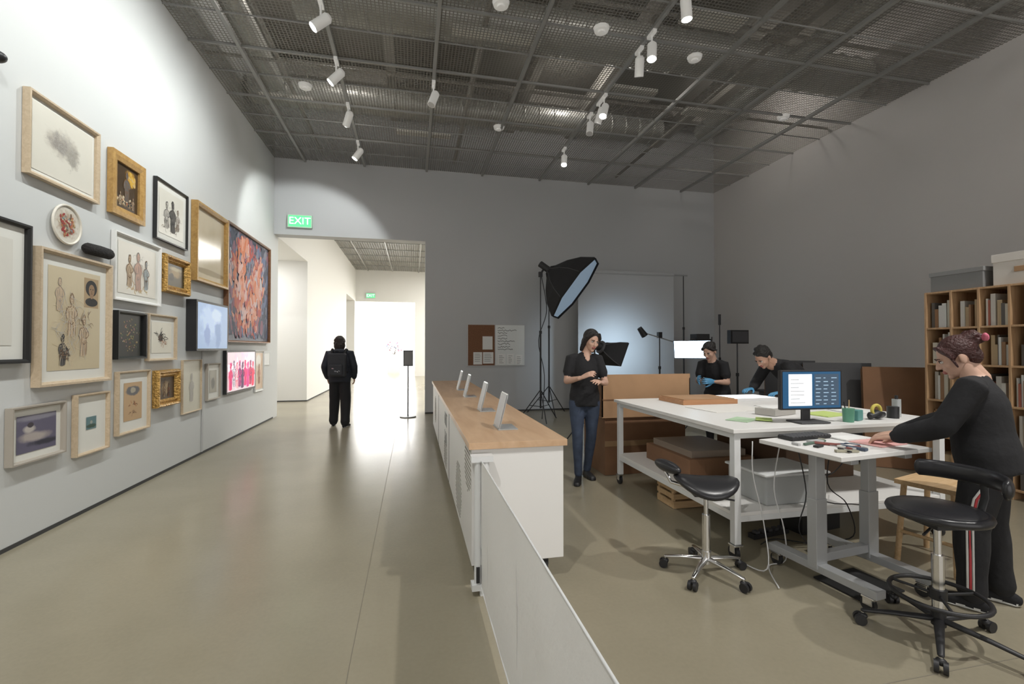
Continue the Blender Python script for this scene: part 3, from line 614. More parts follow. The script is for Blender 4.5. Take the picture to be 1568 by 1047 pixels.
g=G(); g.box((2.95,3.25,.93),(.30,.17,.055),mat('grey_box_card',(.45,.43,.40),.7),rot=18); g.box((2.95,3.25,.961),(.26,.12,.004),PAPER,rot=18); g.obj('small_archival_box',bevel=.003)
g=G(); g.box((2.47,3.05,.904),(.22,.16,.004),mat('mint_sheet',(.45,.62,.42),.7),rot=30); g.box((2.62,3.0,.9095),(.16,.11,.003),mat('lime_card',(.45,.60,.18)),rot=50)
g.box((2.8,3.65,.903),(.6,.4,.004),mat('tissue',(.78,.76,.72)),rot=6); g.box((3.4,3.6,.903),(.45,.32,.004),PAPER,rot=-10)
g.box((3.35,3.15,.905),(.3,.22,.008),mat('yellow_green_paper',(.55,.68,.22)),rot=12); g.box((3.75,3.25,.905),(.3,.22,.008),PAPER,rot=-12); g.obj('loose_papers')
g=G(); BIN=mat('frosted_bin',(.62,.64,.64),.3,trans=.4); g.bx(2.46,2.98,2.80,3.2,.326,.53,BIN); g.bx(2.44,3.0,2.78,3.22,.53,.55,mat('bin_lid',(.65,.66,.66),.4)); g.obj('storage_bin',bevel=.012)
g=G(); g.bx(2.35,3.0,3.55,4.30,.326,.48,CARD2); g.bx(2.4,2.95,3.6,4.25,.48,.54,mat('folder_stack',(.30,.24,.19),.8)); g.bx(3.1,3.8,3.3,4.2,.326,.62,mat('brown_case',(.12,.07,.04),.7)); g.obj('stacked_boxes',bevel=.004)
g=G()
for z in(.02,.085,.15): g.bx(2.30,2.62,3.72,3.735,z,z+.045,PINE); g.bx(2.30,2.62,3.99,4.005,z,z+.045,PINE); g.bx(2.30,2.315,3.735,3.99,z,z+.045,PINE); g.bx(2.605,2.62,3.735,3.99,z,z+.045,PINE)
g.bx(2.30,2.62,3.72,4.0,.004,.02,PINE)
for x in(2.315,2.605):
    for y in(3.75,3.975): g.box((x,y,.11),(.025,.025,.19),PINE)
g.obj('slatted_crate')

# ------------------------------------------------------------ standing desk (local coords, rotated)
DT=TR(2.65,2.38,0,6.7)
g=G(); hx,hy,dz=.385,.27,.85
g.bx(-hx,hx,-hy,hy,dz-.026,dz,WHITE)
for x in(-.22,.24):
    g.box((x,0,.62),(.075,.05,.40),GMET); g.box((x,0,.32),(.09,.062,.42),GMET)
    g.box((x,-.02,.115),(.075,.68,.045),GMET); g.box((x,0,dz-.045),(.06,.46,.035),GMET)
    for y in(-.31,.27): caster(g,x,y,.092)
g.box((.01,0,dz-.05),(.42,.05,.05),GMET); g.box((.01,0,.17),(.40,.05,.05),GMET)
g.obj('standing_desk',DT,bevel=.004)
e=empty('computer_monitor',TR(2.86,2.82,.90,-4))
g=G(); g.box((0,0,.245),(.50,.035,.29),BLK); g.box((0,.03,.245),(.3,.03,.18),BLK); g.box((0,.045,.12),(.07,.02,.22),DGREY); g.box((0,.02,.008),(.24,.16,.012),DGREY)
g.obj('housing',parent=e,bevel=.006)
SB=mat('screen_bg',(.01,.03,.06),.2,emit=(.03,.10,.20),es=.9); SWH=mat('screen_white',(.8,.8,.8),.2,emit=(.85,.93,1),es=1.1)
g=G(); yy=-.019; random.seed(41)
g.quad((-.237,yy,.112),(.237,yy,.112),(.237,yy,.378),(-.237,yy,.378),SB)
g.quad((-.19,yy-.001,.13),(.0,yy-.001,.13),(.0,yy-.001,.36),(-.19,yy-.001,.36),SWH)
g.quad((.02,yy-.001,.13),(.22,yy-.001,.13),(.22,yy-.001,.36),(.02,yy-.001,.36),mat('screen_panel',(.03,.04,.05),.2,emit=(.05,.08,.12),es=1))
TX=mat('screen_text',(.3,.4,.5),.2,emit=(.25,.38,.5),es=.8)
for i in range(8):
    for j in range(3):
        xx=.03+j*.064; zz=.14+i*.027; ww=.05*random.uniform(.3,1)
        g.quad((xx,yy-.002,zz),(xx+ww,yy-.002,zz),(xx+ww,yy-.002,zz+.006),(xx,yy-.002,zz+.006),TX)
for i in range(7): ww=.06+random.random()*.07; g.quad((-.175,yy-.002,.15+i*.028),(-.175+ww,yy-.002,.15+i*.028),(-.175+ww,yy-.002,.155+i*.028),(-.175,yy-.002,.155+i*.028),mat('text_soft',(.5,.5,.5)))
g.obj('display',parent=e)
g=G(); random.seed(3)
cols=[(.02,.02,.02),(.45,.45,.45),(.06,.08,.12),(.25,.08,.07),(.35,.33,.25),(.10,.16,.12),(.68,.66,.63)]
for i in range(18):
    x=random.uniform(-.33,.0); y=random.uniform(-.2,.10)
    g.box((x,y,.8575+i*.0002),(random.uniform(.02,.14),random.uniform(.012,.04),random.uniform(.006,.014)),mat('desk_item_%d'%(i%7),cols[i%7]),rot=random.uniform(0,180))
g.obj('desk_tools',DT)
g=G(); g.cyl((0,0,0),(0,0,.10),.035,mat('green_cup',(.12,.32,.22),.4),r1=.04,n=20); g.cyl((.015,.01,.02),(.03,.02,.16),.004,PINE,n=6); g.cyl((-.01,.0,.02),(-.03,.01,.15),.004,BLK,n=6); g.obj('pencil_cup',TR(3.18,2.80,.901))
g=G(); g.box((0,0,.04),(.09,.09,.08),mat('teal_box',(.1,.28,.26),.5)); g.obj('tissue_box',TR(3.30,2.86,.901,20),bevel=.006)
g=G(); g.box((0,0,.003),(.26,.19,.004),mat('pink_paper',(.75,.42,.40)),rot=10); g.box((-.06,.15,.006),(.18,.12,.008),PAPER,rot=4); g.obj('desk_papers',TR(2.87,2.33,.851))
g=G(); g.box((0,0,.012),(.34,.11,.018),BLK)
for i in range(12):
    for j in range(4): g.box((-.154+i*.028,-.042+j*.028,.024),(.023,.023,.008),DGREY)
g.obj('keyboard',TR(2.55,2.56,.851,6))
g=G(); g.loft([((-.06,0,.03),.03,.02),((0,0,.04),.04,.035),((.07,.01,.03),.03,.02)],BLK); g.torus((0,.0,.07),.04,.012,mat('tape_yellow',(.6,.5,.1)),n=20,axis='Y'); g.obj('tape_dispenser',TR(3.5,2.85,.901))
g=G(); g.cyl((0,0,0),(0,0,.09),.04,BLK); g.cyl((.1,.05,0),(.1,.05,.14),.03,mat('bottle_grey',(.4,.42,.42),.3)); g.cyl((.1,.05,.14),(.1,.05,.17),.012,BLK); g.obj('ink_bottles',TR(3.7,2.88,.901))
g=G(); CW=mat('white_cable',(.62,.62,.62),.5)
for pts,m in(([(2.45,2.66,.80),(2.40,2.66,.5),(2.42,2.6,.25),(2.45,2.62,.03),(2.3,2.6,.012),(2.15,2.35,.012)],CW),([(2.6,2.68,.80),(2.66,2.66,.45),(2.58,2.64,.2),(2.75,2.6,.02),(2.95,2.9,.012)],BLK),([(2.9,2.68,.80),(2.85,2.67,.5),(3.0,2.66,.35),(3.1,2.7,.1),(2.95,2.85,.012)],BLK),([(2.25,2.68,.82),(2.22,2.64,.6),(2.28,2.62,.3),(2.2,2.5,.05),(2.16,2.7,.012)],CW),([(2.75,2.68,.80),(2.7,2.67,.66),(2.85,2.67,.56),(3.0,2.67,.66),(3.1,2.69,.80)],BLK),([(2.7,2.7,.8),(2.8,2.68,.4),(3.2,2.7,.3),(3.4,2.8,.012)],BLK),([(3.0,2.9,.012),(3.2,2.75,.012),(3.0,2.72,.012),(2.7,2.95,.012),(2.5,2.9,.012)],BLK)):
    g.tube(pts,.004,m)
g.obj('power_cables')
g=G(); g.box((0,0,.075),(.42,.2,.15),BLK); g.box((-.1,-.101,.08),(.12,.004,.1),DGREY); g.obj('uninterruptible_power_supply',TR(3.15,3.12,.0,8),bevel=.01)
g=G(); g.box((0,0,.02),(.36,.06,.035),BLK)
for i in range(5): g.box((-.13+i*.065,0,.045),(.035,.04,.02),DGREY)
g.obj('power_strip',TR(2.70,3.05,0,8))
g=G(); g.box((0,0,.006),(.36,.30,.012),mat('rubber_mat',(.015,.015,.015),.8)); g.obj('anti_fatigue_mat',TR(2.67,2.30,0,6.7),bevel=.004)
g=G()
for x in(-.17,.17):
    for y in(-.13,.13): g.cyl((x*1.25,y*1.2,0),(x,y,.52),.017,PINE,n=10)
g.box((0,0,.535),(.42,.34,.03),PINE)
for x in(-.2,.2): g.cyl((x,-.14,.2),(x,.14,.2),.012,PINE,n=8)
g.cyl((-.19,-.14,.3),(.19,-.14,.3),.012,PINE,n=8); g.cyl((-.19,.14,.3),(.19,.14,.3),.012,PINE,n=8)
g.obj('wooden_stool',TR(3.50,2.42,0,15))

# ------------------------------------------------------------ rolling stools
def star(g,r,ph,m,hub=.10):
    for k in range(5):
        a=rad(ph+72*k); dx,dy=math.cos(a),math.sin(a)
        g.loft([((dx*.02,dy*.02,hub),.022,.014),((dx*r*.6,dy*r*.6,hub-.012),.017,.011),((dx*r,dy*r,hub-.028),.013,.009)],m,side=(-dy,dx,0),n=10)
        g.cyl((dx*r,dy*r,.05),(dx*r,dy*r,hub-.03),.008,CHROME,n=8)
        sx,sy=-dy,dx
        for q in(-.016,.016): g.cyl((dx*(r+.012)+sx*(q-.009),dy*(r+.012)+sy*(q-.009),.027),(dx*(r+.012)+sx*(q+.009),dy*(r+.012)+sy*(q+.009),.027),.027,BLK,n=16)
        g.ell((dx*r,dy*r,.045),(.022,.022,.018),BLK,nu=10,nv=6)
    g.cyl((0,0,hub-.03),(0,0,hub+.05),.03,m,n=18)
g=G(); star(g,.25,20,CHROME); g.cyl((0,0,.1),(0,0,.38),.025,CHROME); g.cyl((0,0,.36),(0,0,.52),.014,CHROME); g.box((0,0,.52),(.18,.14,.02),BLK); g.cyl((.0,0,.5),(.16,-.05,.49),.006,BLK,n=8)
g.ell((0,0,.565),(.20,.18,.055),BVIN,fn=lambda p:(p.x,p.y,p.z+1.3*p.x**2*(1 if p.x<0 else .8)-.9*p.y**2),nu=28,nv=14)
g.loft([((-.05,.03,.53),.012,.012),((-.2,.08,.56),.012,.012),((-.24,.1,.64),.012,.012)],CHROME); g.ell((-.22,.09,.66),(.045,.14,.04),BVIN,rot=(0,15,20))
g.obj('saddle_stool',TR(1.85,2.62,0,-18))
g=G(); star(g,.31,10,BLK); g.cyl((0,0,.1),(0,0,.42),.026,CHROME); g.cyl((0,0,.4),(0,0,.60),.016,CHROME); g.torus((0,0,.22),.19,.011,BLK,n=40); 
for k in range(3):
    a=k*2.094; g.cyl((0,0,.22),(.19*math.cos(a),.19*math.sin(a),.22),.007,BLK,n=8)
g.cyl((0,0,.2),(0,0,.25),.035,BLK); g.box((0,0,.59),(.2,.2,.025),BLK); g.cyl((0,0,.58),(-.17,-.1,.56),.006,BLK,n=8)
g.ell((0,0,.635),(.205,.195,.038),BVIN,nu=32,nv=12); g.torus((0,0,.632),.185,.022,BVIN,n=36)
g.loft([((.08,0,.58),.02,.008),((.22,0,.60),.02,.008),((.25,0,.70),.02,.008),((.245,0,.80),.02,.008)],BLK,side=(0,1,0))
pts=[]
for i in range(13):
    a=rad(-62+124*i/12); pts.append(((.245*math.cos(a)),.245*math.sin(a),.80))
g.loft([(p,.020,.045) for p in pts],BVIN,side=(1,0,.01),n=12)
g.obj('drafting_stool',TR(2.57,1.79,0,-10))

# ------------------------------------------------------------ bookshelf
g=G(); sx0,sx1,sy0,sy1,sh=5.62,6.02,2.04,4.02,2.07
t=.02; NC=8
g.bx(sx1-.012,sx1,sy0,sy1,0.06,sh,SHELFW)
cols_y=[sy0+i*(sy1-sy0-t)/NC for i in range(NC+1)]
for y in cols_y: g.bx(sx0,sx1-.012,y,y+t,0,sh,SHELFW)
rows=[.08+i*(sh-.10)/5 for i in range(6)]
for z in rows:
    for i in range(NC): g.bx(sx0+.004,sx1-.012,cols_y[i]+t,cols_y[i+1],z,z+t,SHELFW)
g.obj('cube_bookshelf',bevel=.002)
g=G(); random.seed(11)
bc=[(.62,.60,.56),(.5,.48,.44),(.30,.17,.09),(.12,.11,.10),(.42,.29,.17),(.58,.54,.45),(.36,.12,.08),(.52,.40,.25),(.68,.68,.66)]
for k in range(9): mat('book_%d'%k,bc[k],.7)
for i in range(NC):
    for j in range(5):
        z=rows[j]+t+.001; y=cols_y[i]+t+.006; yend=cols_y[i+1]-.01
        if random.random()<.2:
            g.bx(sx0+.04,sx0+.34,y,yend-.01,z,z+random.uniform(.12,.3),mat('book_%d'%random.choice([2,4,7])))
            continue
        while y<yend-.02:
            w=random.uniform(.012,.05); h=random.uniform(.20,.34); dd=random.uniform(.18,.33); o=random.uniform(0,.06)
            if y+w>yend: break
            if random.random()<.92: g.bx(sx0+.02+o,sx0+.02+o+dd,y,y+w-.002,z,z+h,mat('book_%d'%random.randrange(9)))
            y+=w
g.obj('books_and_binders')
g=G(); g.bx(5.66,5.98,3.50,3.98,sh+.002,sh+.20,mat('grey_archival_box',(.22,.22,.22),.7)); g.bx(5.65,5.99,3.49,3.99,sh+.17,sh+.215,mat('grey_lid',(.26,.26,.26),.7)); g.obj('grey_archival_box',bevel=.003)
g=G(); g.bx(5.68,5.98,2.90,3.43,sh+.002,sh+.30,mat('white_box_card',(.66,.62,.57),.7)); g.bx(5.665,5.68,3.08,3.26,sh+.12,sh+.17,CARD); g.bx(5.67,5.99,2.89,3.44,sh+.23,sh+.31,mat('white_box_card2',(.70,.66,.61),.7)); g.obj('white_banker_box',bevel=.003)
g=G()
for (x,y,w,h,m,tl) in((5.75,4.45,.62,1.22,CARD2,-6),(5.45,4.95,.75,1.26,DGREY,-7),(5.1,5.35,.6,1.28,BLK,-5),(6.3,4.6,.7,1.12,CARD,-8)):
    g.box((x,y,h/2),(w,.03,h),m,rot=(tl,0,-38)); g.box((x,y+.06,h/2),(w*.9,.02,h*.96),CARD2,rot=(tl,0,-38))
g.obj('leaning_panels')
g=G(); g.bx(5.5,6.3,5.7,6.4,.0,.75,DGREY); g.bx(5.45,6.35,5.65,6.45,.75,.78,BLK); g.box((5.7,5.9,.93),(.3,.25,.28),BLK); g.box((6.1,6.1,.90),(.3,.3,.22),DGREY); g.obj('equipment_cart',bevel=.005)

# ------------------------------------------------------------ people
SKIN=mat('skin',(.46,.27,.19),.5,var=.06,vscale=20); SKIN2=mat('skin_light',(.56,.35,.26),.5,var=.06,vscale=20); LIP=mat('lips',(.36,.12,.10),.45)
EYEW=mat('eye_white',(.6,.58,.55),.3); EYED=mat('eye_iris',(.03,.018,.01),.2)
CBLK=mat('cotton_black',(.011,.011,.013),.85,bump=.5,bscale=9); CNAVY=mat('jacket_dark',(.016,.019,.028),.75,bump=.6,bscale=10)
JEAN=mat('denim_dark',(.035,.05,.085),.8,bump=.4,bscale=14,var=.25,vscale=9); PBLK=mat('trouser_black',(.012,.012,.014),.85,bump=.5,bscale=9)
HAIRB=mat('hair_black',(.010,.008,.007),.45,bump=.8,bscale=70); HAIRD=mat('hair_dark_brown',(.020,.012,.008),.5,bump=.8,bscale=70); HAIRR=mat('hair_auburn',(.055,.016,.014),.45,bump=.8,bscale=70); GLOVE=mat('nitrile_glove',(.10,.32,.55),.4); SOLE=mat('sole_white',(.6,.6,.58),.6)
DEFJ=dict(pelvis=(0,0,.93),waist=(0,0,1.06),chest=(0,.0,1.24),neck=(0,.02,1.42),head=(0,-.01,1.565),
 shL=(.16,.01,1.37),elL=(.22,.04,1.10),wrL=(.22,-.06,.87),hipL=(.085,0,.88),knL=(.095,-.02,.49),anL=(.10,.02,.085),
 shR=(-.16,.01,1.37),elR=(-.22,.04,1.10),wrR=(-.22,-.06,.87),hipR=(-.085,0,.88),knR=(-.095,-.02,.49),anR=(-.10,.02,.085))
def hand(parent,name,w,d,nrm,th,m,curl=25,s=1):
    g=G(); w=V(w); d=V(d).normalized(); n=V(nrm); n=(n-d*n.dot(d)).normalized(); sd=V(th); sd=(sd-d*sd.dot(d)-n*sd.dot(n)).normalized()
    g.loft([(w-d*.03,.024,.020),(w,.026,.018),(w+d*.03,.036,.017),(w+d*.07,.041,.015),(w+d*.092,.040,.012)],m,side=sd,n=14)
    for off,L0,k in((.031,.070,0),(.0105,.080,.08),(-.0105,.074,.16),(-.031,.058,.24)):
        p=w+d*.088+sd*off; a=rad(curl*(.6+k)); st=[(p,.0095,.0095)]; ang=a*.6
        for q,rr in((.45,.009),(.30,.0082),(.25,.007)):
            dirv=(d*math.cos(ang)+n*math.sin(ang)+sd*off*2.2).normalized(); p=p+dirv*L0*q; st.append((p,rr,rr)); ang+=a
        g.loft(st,m,side=sd,n=8)
    p=w+d*.025+sd*.024+n*.004; st=[(p,.014,.013)]
    for q,rr,a in((.038,.0125,50),(.030,.010,35),(.024,.008,22)):
        dirv=(d*math.cos(rad(a))+sd*math.sin(rad(a))+n*.35).normalized(); p=p+dirv*q; st.append((p,rr,rr))
    g.loft(st,m,side=n,n=8)
    return g.remesh(name,.0045,2,parent=parent)
def head(parent,pos,rot,skin,hairm,hairfn,s=1,mask=None):
    H=Matrix.Translation(pos)@Euler([rad(a) for a in rot],'XYZ').to_matrix().to_4x4()@Matrix.Scale(s,4)
    g=G(); g.X=H
    g.ell((0,.012,.025),(.073,.092,.088),skin,nu=24,nv=16); g.ell((0,-.025,-.025),(.061,.066,.080),skin,nu=24,nv=16)
    g.ell((0,-.035,-.072),(.045,.047,.036),skin); g.ell((0,-.070,-.096),(.020,.018,.016),skin)
    g.loft([((0,-.084,.014),.008,.008),((0,-.100,-.012),.009,.010),((0,-.108,-.028),.012,.010)],skin); 
    for q in(-1,1):
        g.ell((q*.011,-.098,-.031),(.008,.009,.007),skin); g.ell((q*.037,-.060,-.024),(.022,.022,.022),skin)
        g.ell((q*.028,-.079,.022),(.020,.013,.008),skin); g.ell((q*.075,.012,-.012),(.010,.020,.032),skin,rot=(-12,0,q*20))
    g.ell((0,-.090,-.056),(.023,.010,.006),LIP); g.ell((0,-.088,-.066),(.019,.010,.007),LIP)
    g.loft([((0,.015,-.05),.05,.055),((0,.03,-.16),.052,.055)],skin)
    g.remesh('head',.0055,2,parent=parent)
    g=G(); g.X=H
    for q in(-1,1):
        g.ell((q*.030,-.0775,.004),(.0145,.0095,.0085),EYEW); g.ell((q*.030,-.0845,.004),(.006,.0045,.0065),EYED)
        g.loft([((q*.014,-.090,.022),.003,.003),((q*.030,-.0915,.027),.004,.0035),((q*.046,-.080,.023),.0025,.0025)],hairm,n=6)
        g.loft([((q*.017,-.0855,.0105),.002,.002),((q*.030,-.088,.0145),.0028,.0022),((q*.044,-.0795,.010),.002,.002)],hairm,n=6)
    if mask: g.ell((0,-.055,-.058),(.060,.062,.048),mask,nu=20,nv=12)
    g.obj('face_details',parent=parent)
    g=G(); g.X=H; hairfn(g,hairm); g.remesh('hair',.008,2,parent=parent)
def hair_short(g,m):
    g.ell((0,.026,.042),(.084,.094,.090),m,nu=24,nv=14); g.ell((0,.05,-.01),(.074,.068,.07),m)
    random.seed(5)
    for i in range(26):
        a=random.uniform(0,6.28); e=random.uniform(.25,1.4); g.ell((.07*math.cos(a)*math.cos(e),.02+.08*math.sin(a)*math.cos(e),.05+.085*math.sin(e)),(.022,.022,.018),m,nu=8,nv=6)
def hair_curly(g,m):
    g.ell((0,.02,.035),(.092,.102,.096),m,nu=24,nv=14); g.ell((0,.055,-.05),(.098,.072,.10),m,nu=20,nv=12); g.ell((0,.06,-.12),(.085,.055,.05),m,nu=20,nv=12); random.seed(6)
    for i in range(50):
        a=random.uniform(-.2,3.34); e=random.uniform(-1.0,1.4); g.ell((.090*math.cos(a)*math.cos(e),.04+.08*math.sin(a)*math.cos(e),.0+.12*math.sin(e)),(.020,.020,.020),m,nu=8,nv=6)
def hair_bob(g,m):
    g.ell((0,.024,.042),(.086,.096,.090),m,nu=24,nv=14); g.ell((0,.055,-.03),(.080,.062,.085),m)
    for q in(-1,1): g.loft([((q*.045,-.055,.09),.02,.02),((q*.078,-.03,.04),.02,.03),((q*.082,.0,-.03),.018,.034),((q*.076,.02,-.09),.016,.032),((q*.07,.03,-.13),.012,.025)],m,side=(0,1,0),n=10)
def hair_tied(g,m):
    g.ell((0,.024,.042),(.083,.095,.088),m,nu=24,nv=14); g.ell((0,.06,-.02),(.065,.055,.06),m); g.ell((0,.125,.03),(.042,.04,.045),m)
    for q in(-1,1): g.loft([((q*.04,-.06,.085),.012,.02),((q*.074,-.03,.03),.010,.025),((q*.078,.03,.0),.010,.03)],m,side=(0,1,0),n=8)
def hair_bun(g,m):
    g.ell((0,.024,.042),(.083,.095,.088),m,nu=24,nv=14); g.ell((0,.06,-.01),(.066,.055,.065),m); random.seed(8)
    for i in range(16): g.ell((random.uniform(-.03,.03),.115+random.uniform(-.03,.03),.075+random.uniform(-.03,.03)),(.026,.024,.024),m,nu=9,nv=7)
    for q in(-1,1): g.loft([((q*.04,-.06,.085),.012,.02),((q*.076,-.035,.03),.010,.02),((q*.078,-.03,-.05),.006,.012)],m,side=(0,1,0),n=8)
def person(name,x,y,rz,J,top,pants,sleeve='long',skin=SKIN,hairm=HAIRB,hairfn=hair_short,hr=(0,0,0),s=1,loose=0,wide=0,glove=None,hd={},feet=((0,-1),(0,-1)),mask=None,shoe=BLK,stripe=False,hs=1,hem=.06,vneck=False,hood=False,vox=.0105):
    e=empty(name,TR(x,y,0,rz)@Matrix.Scale(s,4)); j={k:V(v) for k,v in {**DEFJ,**J}.items()}
    g=G(); sd=(j['shL']-j['shR']).normalized(); pv=j['pelvis']; wa=j['waist']; ch=j['chest']; nk=j['neck']; hsd=(j['hipL']-j['hipR']).normalized()
    lo=loose; up=(wa-pv).normalized()
    mid=(j['shL']+j['shR'])/2; half=(j['shL']-j['shR']).length/2
    g.loft([(pv-V((0,0,.075)),.115,.09),(pv,.152,.112),(pv+up*.05,.145,.105)],pants,side=hsd,n=20)
    cw=half-.012
    g.loft([(pv-up*hem,.158+lo*.75,.118+lo*.75),(pv+up*.02,.156+lo*.9,.116+lo*.9),(wa,.134+lo,.102+lo),(ch,cw+lo*.6,.116+lo*.6),(ch.lerp(mid,.6),cw-.004+lo*.3,.102+lo*.3),(mid+(nk-mid)*.08,half*.80,.078),(mid+(nk-mid)*.45,half*.52,.068),(nk-(nk-mid)*.12,.062,.062)],top,side=sd,n=26,round_=False)
    g.loft([(nk-(nk-mid)*.35,.055,.056),(nk,.050,.053),(nk.lerp(j['head'],.6),.050,.052)],skin,side=sd)
    if vneck: 
        fwd=V((0,-1,0)); g.loft([(nk+fwd*.052-V((0,0,.0)),.040,.016),(nk+fwd*.078-V((0,0,.045)),.028,.014),(nk+fwd*.098-V((0,0,.10)),.010,.010)],skin,side=sd,n=12)
    if hood: g.ell(nk+V((0,.06,-.03)),(.12,.075,.06),top); g.ell(nk+V((0,.0,-.02)),(.095,.085,.045),top)
    for q in'LR':
        a,b,c=j['sh'+q],j['el'+q],j['wr'+q]; k=.010+lo*.35
        if sleeve=='long':
            g.loft([(a.lerp(mid,.25),.058,.058),(a,.050+k,.052+k),(a.lerp(b,.5),.045+k,.045+k),(b,.041+k,.041+k)],top)
            g.loft([(b,.041+k,.041+k),(b.lerp(c,.4),.040+k,.040+k),(b.lerp(c,.93),.029+k*.8,.029+k*.8)],top)
            g.loft([(b.lerp(c,.8),.028,.026),(c,.026,.022)],skin)
        else:
            g.loft([(a.lerp(mid,.25),.055,.055),(a,.048+k,.050+k),(a.lerp(b,.62),.048+k,.048+k)],top,round_=True)
            g.loft([(a.lerp(b,.5),.042,.042),(b,.037,.037)],skin); g.loft([(b,.037,.037),(b.lerp(c,.3),.040,.037),(b.lerp(c,.75),.030,.027),(c,.026,.021)],skin)
        h,kn,an=j['hip'+q],j['kn'+q],j['an'+q]; w=wide
        g.loft([(h,.092+w*.3,.098+w*.3),(h.lerp(kn,.35),.084+w*.5,.088+w*.5),(h.lerp(kn,.8),.064+w,.068+w),(kn,.060+w,.062+w)],pants,side=hsd)
        g.loft([(kn,.060+w,.062+w),(kn.lerp(an,.3),.056+w,.062+w),(kn.lerp(an,.7),.046+w,.048+w),(an+V((0,0,.01)),.044+w*1.1,.048+w*1.1)],pants,side=hsd)
    g.remesh('body',vox,4,parent=e,zmin=.012)
    for i,q in enumerate('LR'):
        g=G(); an=j['an'+q]; f=V((*feet[i],0)).normalized(); b=V((an.x,an.y,an.z-.085)); sdv=V((0,0,1)).cross(f)
        g.loft([(b+V((0,0,.085))-f*.01,.036,.04),(b+V((0,0,.05))-f*.01,.038,.045)],shoe,side=sdv)
        g.loft([(b-f*.06+V((0,0,.035)),.030,.034),(b+V((0,0,.045)),.037,.042),(b+f*.08+V((0,0,.034)),.043,.032),(b+f*.15+V((0,0,.026)),.038,.022)],shoe,side=sdv)
        g.loft([(b-f*.065+V((0,0,.010)),.032,.010),(b+f*.0+V((0,0,.010)),.036,.010),(b+f*.08+V((0,0,.010)),.046,.010),(b+f*.165+V((0,0,.010)),.036,.010)],SOLE if shoe!=BLK else BLK,side=sdv)
        g.remesh('shoe_'+q.lower(),.009,2,parent=e,zmin=b.z)
        c=j['wr'+q]; fd=(c-j['el'+q]).normalized(); dd,nn,tt=hd.get(q,(fd,(-1 if q=='L' else 1,0,0),(0,-1,0)))
        hand(e,'hand_'+q.lower(),c,dd,nn,tt,glove or skin,30)
    head(e,j['head'],hr,skin,hairm,hairfn,hs,mask)
    if stripe:
        g=G()
        for off,m in((-.012,SOLE),(0,mat('stripe_red',(.5,.05,.06))),(.012,SOLE)):
            for q,sg in(('L',1),('R',-1)):
                h,kn,an=j['hip'+q],j['kn'+q],j['an'+q]; w=.060+wide
                g.loft([(h+V((sg*(w+.022),off,-.12)),.003,.006),(h.lerp(kn,.5)+V((sg*(w+.010),off,0)),.003,.006),(kn+V((sg*(w-.004),off,0)),.003,.006),(kn.lerp(an,.5)+V((sg*(w-.010),off,0)),.003,.006),(an+V((sg*(w-.012),off,.03)),.003,.006)],m,n=6)
        g.obj('side_stripe',parent=e)
    return e
# visitor with backpack (walking away)
e=person('visitor_with_backpack',-1.32,8.95,176,dict(head=(0,-.02,1.545),neck=(0,.01,1.42),shL=(.18,.01,1.36),shR=(-.18,.01,1.36),elL=(.26,.03,1.11),wrL=(.24,-.10,.90),elR=(-.26,.03,1.11),wrR=(-.24,-.10,.90),anL=(.13,-.10,.085),anR=(-.12,.10,.085),knL=(.11,-.10,.49),knR=(-.105,.0,.49)),CNAVY,PBLK,loose=.05,wide=.036,hairm=HAIRD,hairfn=hair_curly,hs=1.03,shoe=CBLK,hem=.10,feet=((.2,-1),(-.25,-1)),hood=True)
BP=mat('backpack_grey',(.035,.036,.042),.8,bump=.4,bscale=20)
g=G(); g.box((0,.215,1.15),(.30,.17,.42),BP); g.box((0,.315,1.06),(.23,.05,.20),BP); g.obj('backpack',parent=e,bevel=.06)
g=G(); random.seed(4)
for i in range(7): g.box((random.uniform(-.06,.06),.3415,random.uniform(1.02,1.10)),(random.uniform(.01,.035),.003,random.uniform(.008,.018)),random.choice([PAPER,mat('patch_pink',(.6,.35,.4)),mat('patch_grey',(.35,.36,.4))]),rot=(0,random.uniform(-30,30),0))
g.torus((0,.215,1.37),.035,.008,CBLK,axis='Y',n=16)
for q in(-1,1): g.tube([(q*.11,.18,1.34),(q*.12,.06,1.43),(q*.13,-.11,1.36),(q*.14,-.165,1.2),(q*.15,.10,1.0)],.020,CBLK)
g.obj('backpack_straps',parent=e)
# standing woman
person('woman_gesturing',1.84,4.72,-10,dict(head=(.07,-.03,1.555),neck=(.02,.01,1.41),shL=(.145,.01,1.365),shR=(-.145,.01,1.365),elR=(-.205,-.04,1.11),wrR=(-.08,-.24,1.16),elL=(.225,-.04,1.09),wrL=(.13,-.26,1.11),anL=(.06,.16,.085),knL=(.08,.03,.49),anR=(-.08,-.05,.085),knR=(-.09,-.06,.49)),CBLK,JEAN,sleeve='short',skin=SKIN2,hairfn=hair_bob,hr=(16,8,22),loose=.014,hem=.09,s=.985,vneck=True,
  hd=dict(R=((.75,-.45,.40),(0,.6,-.8),(.2,-.4,1)),L=((-.45,-.6,.15),(0,.5,-.8),(-.3,-.5,.9))),feet=((.25,-1),(-.3,-1)))
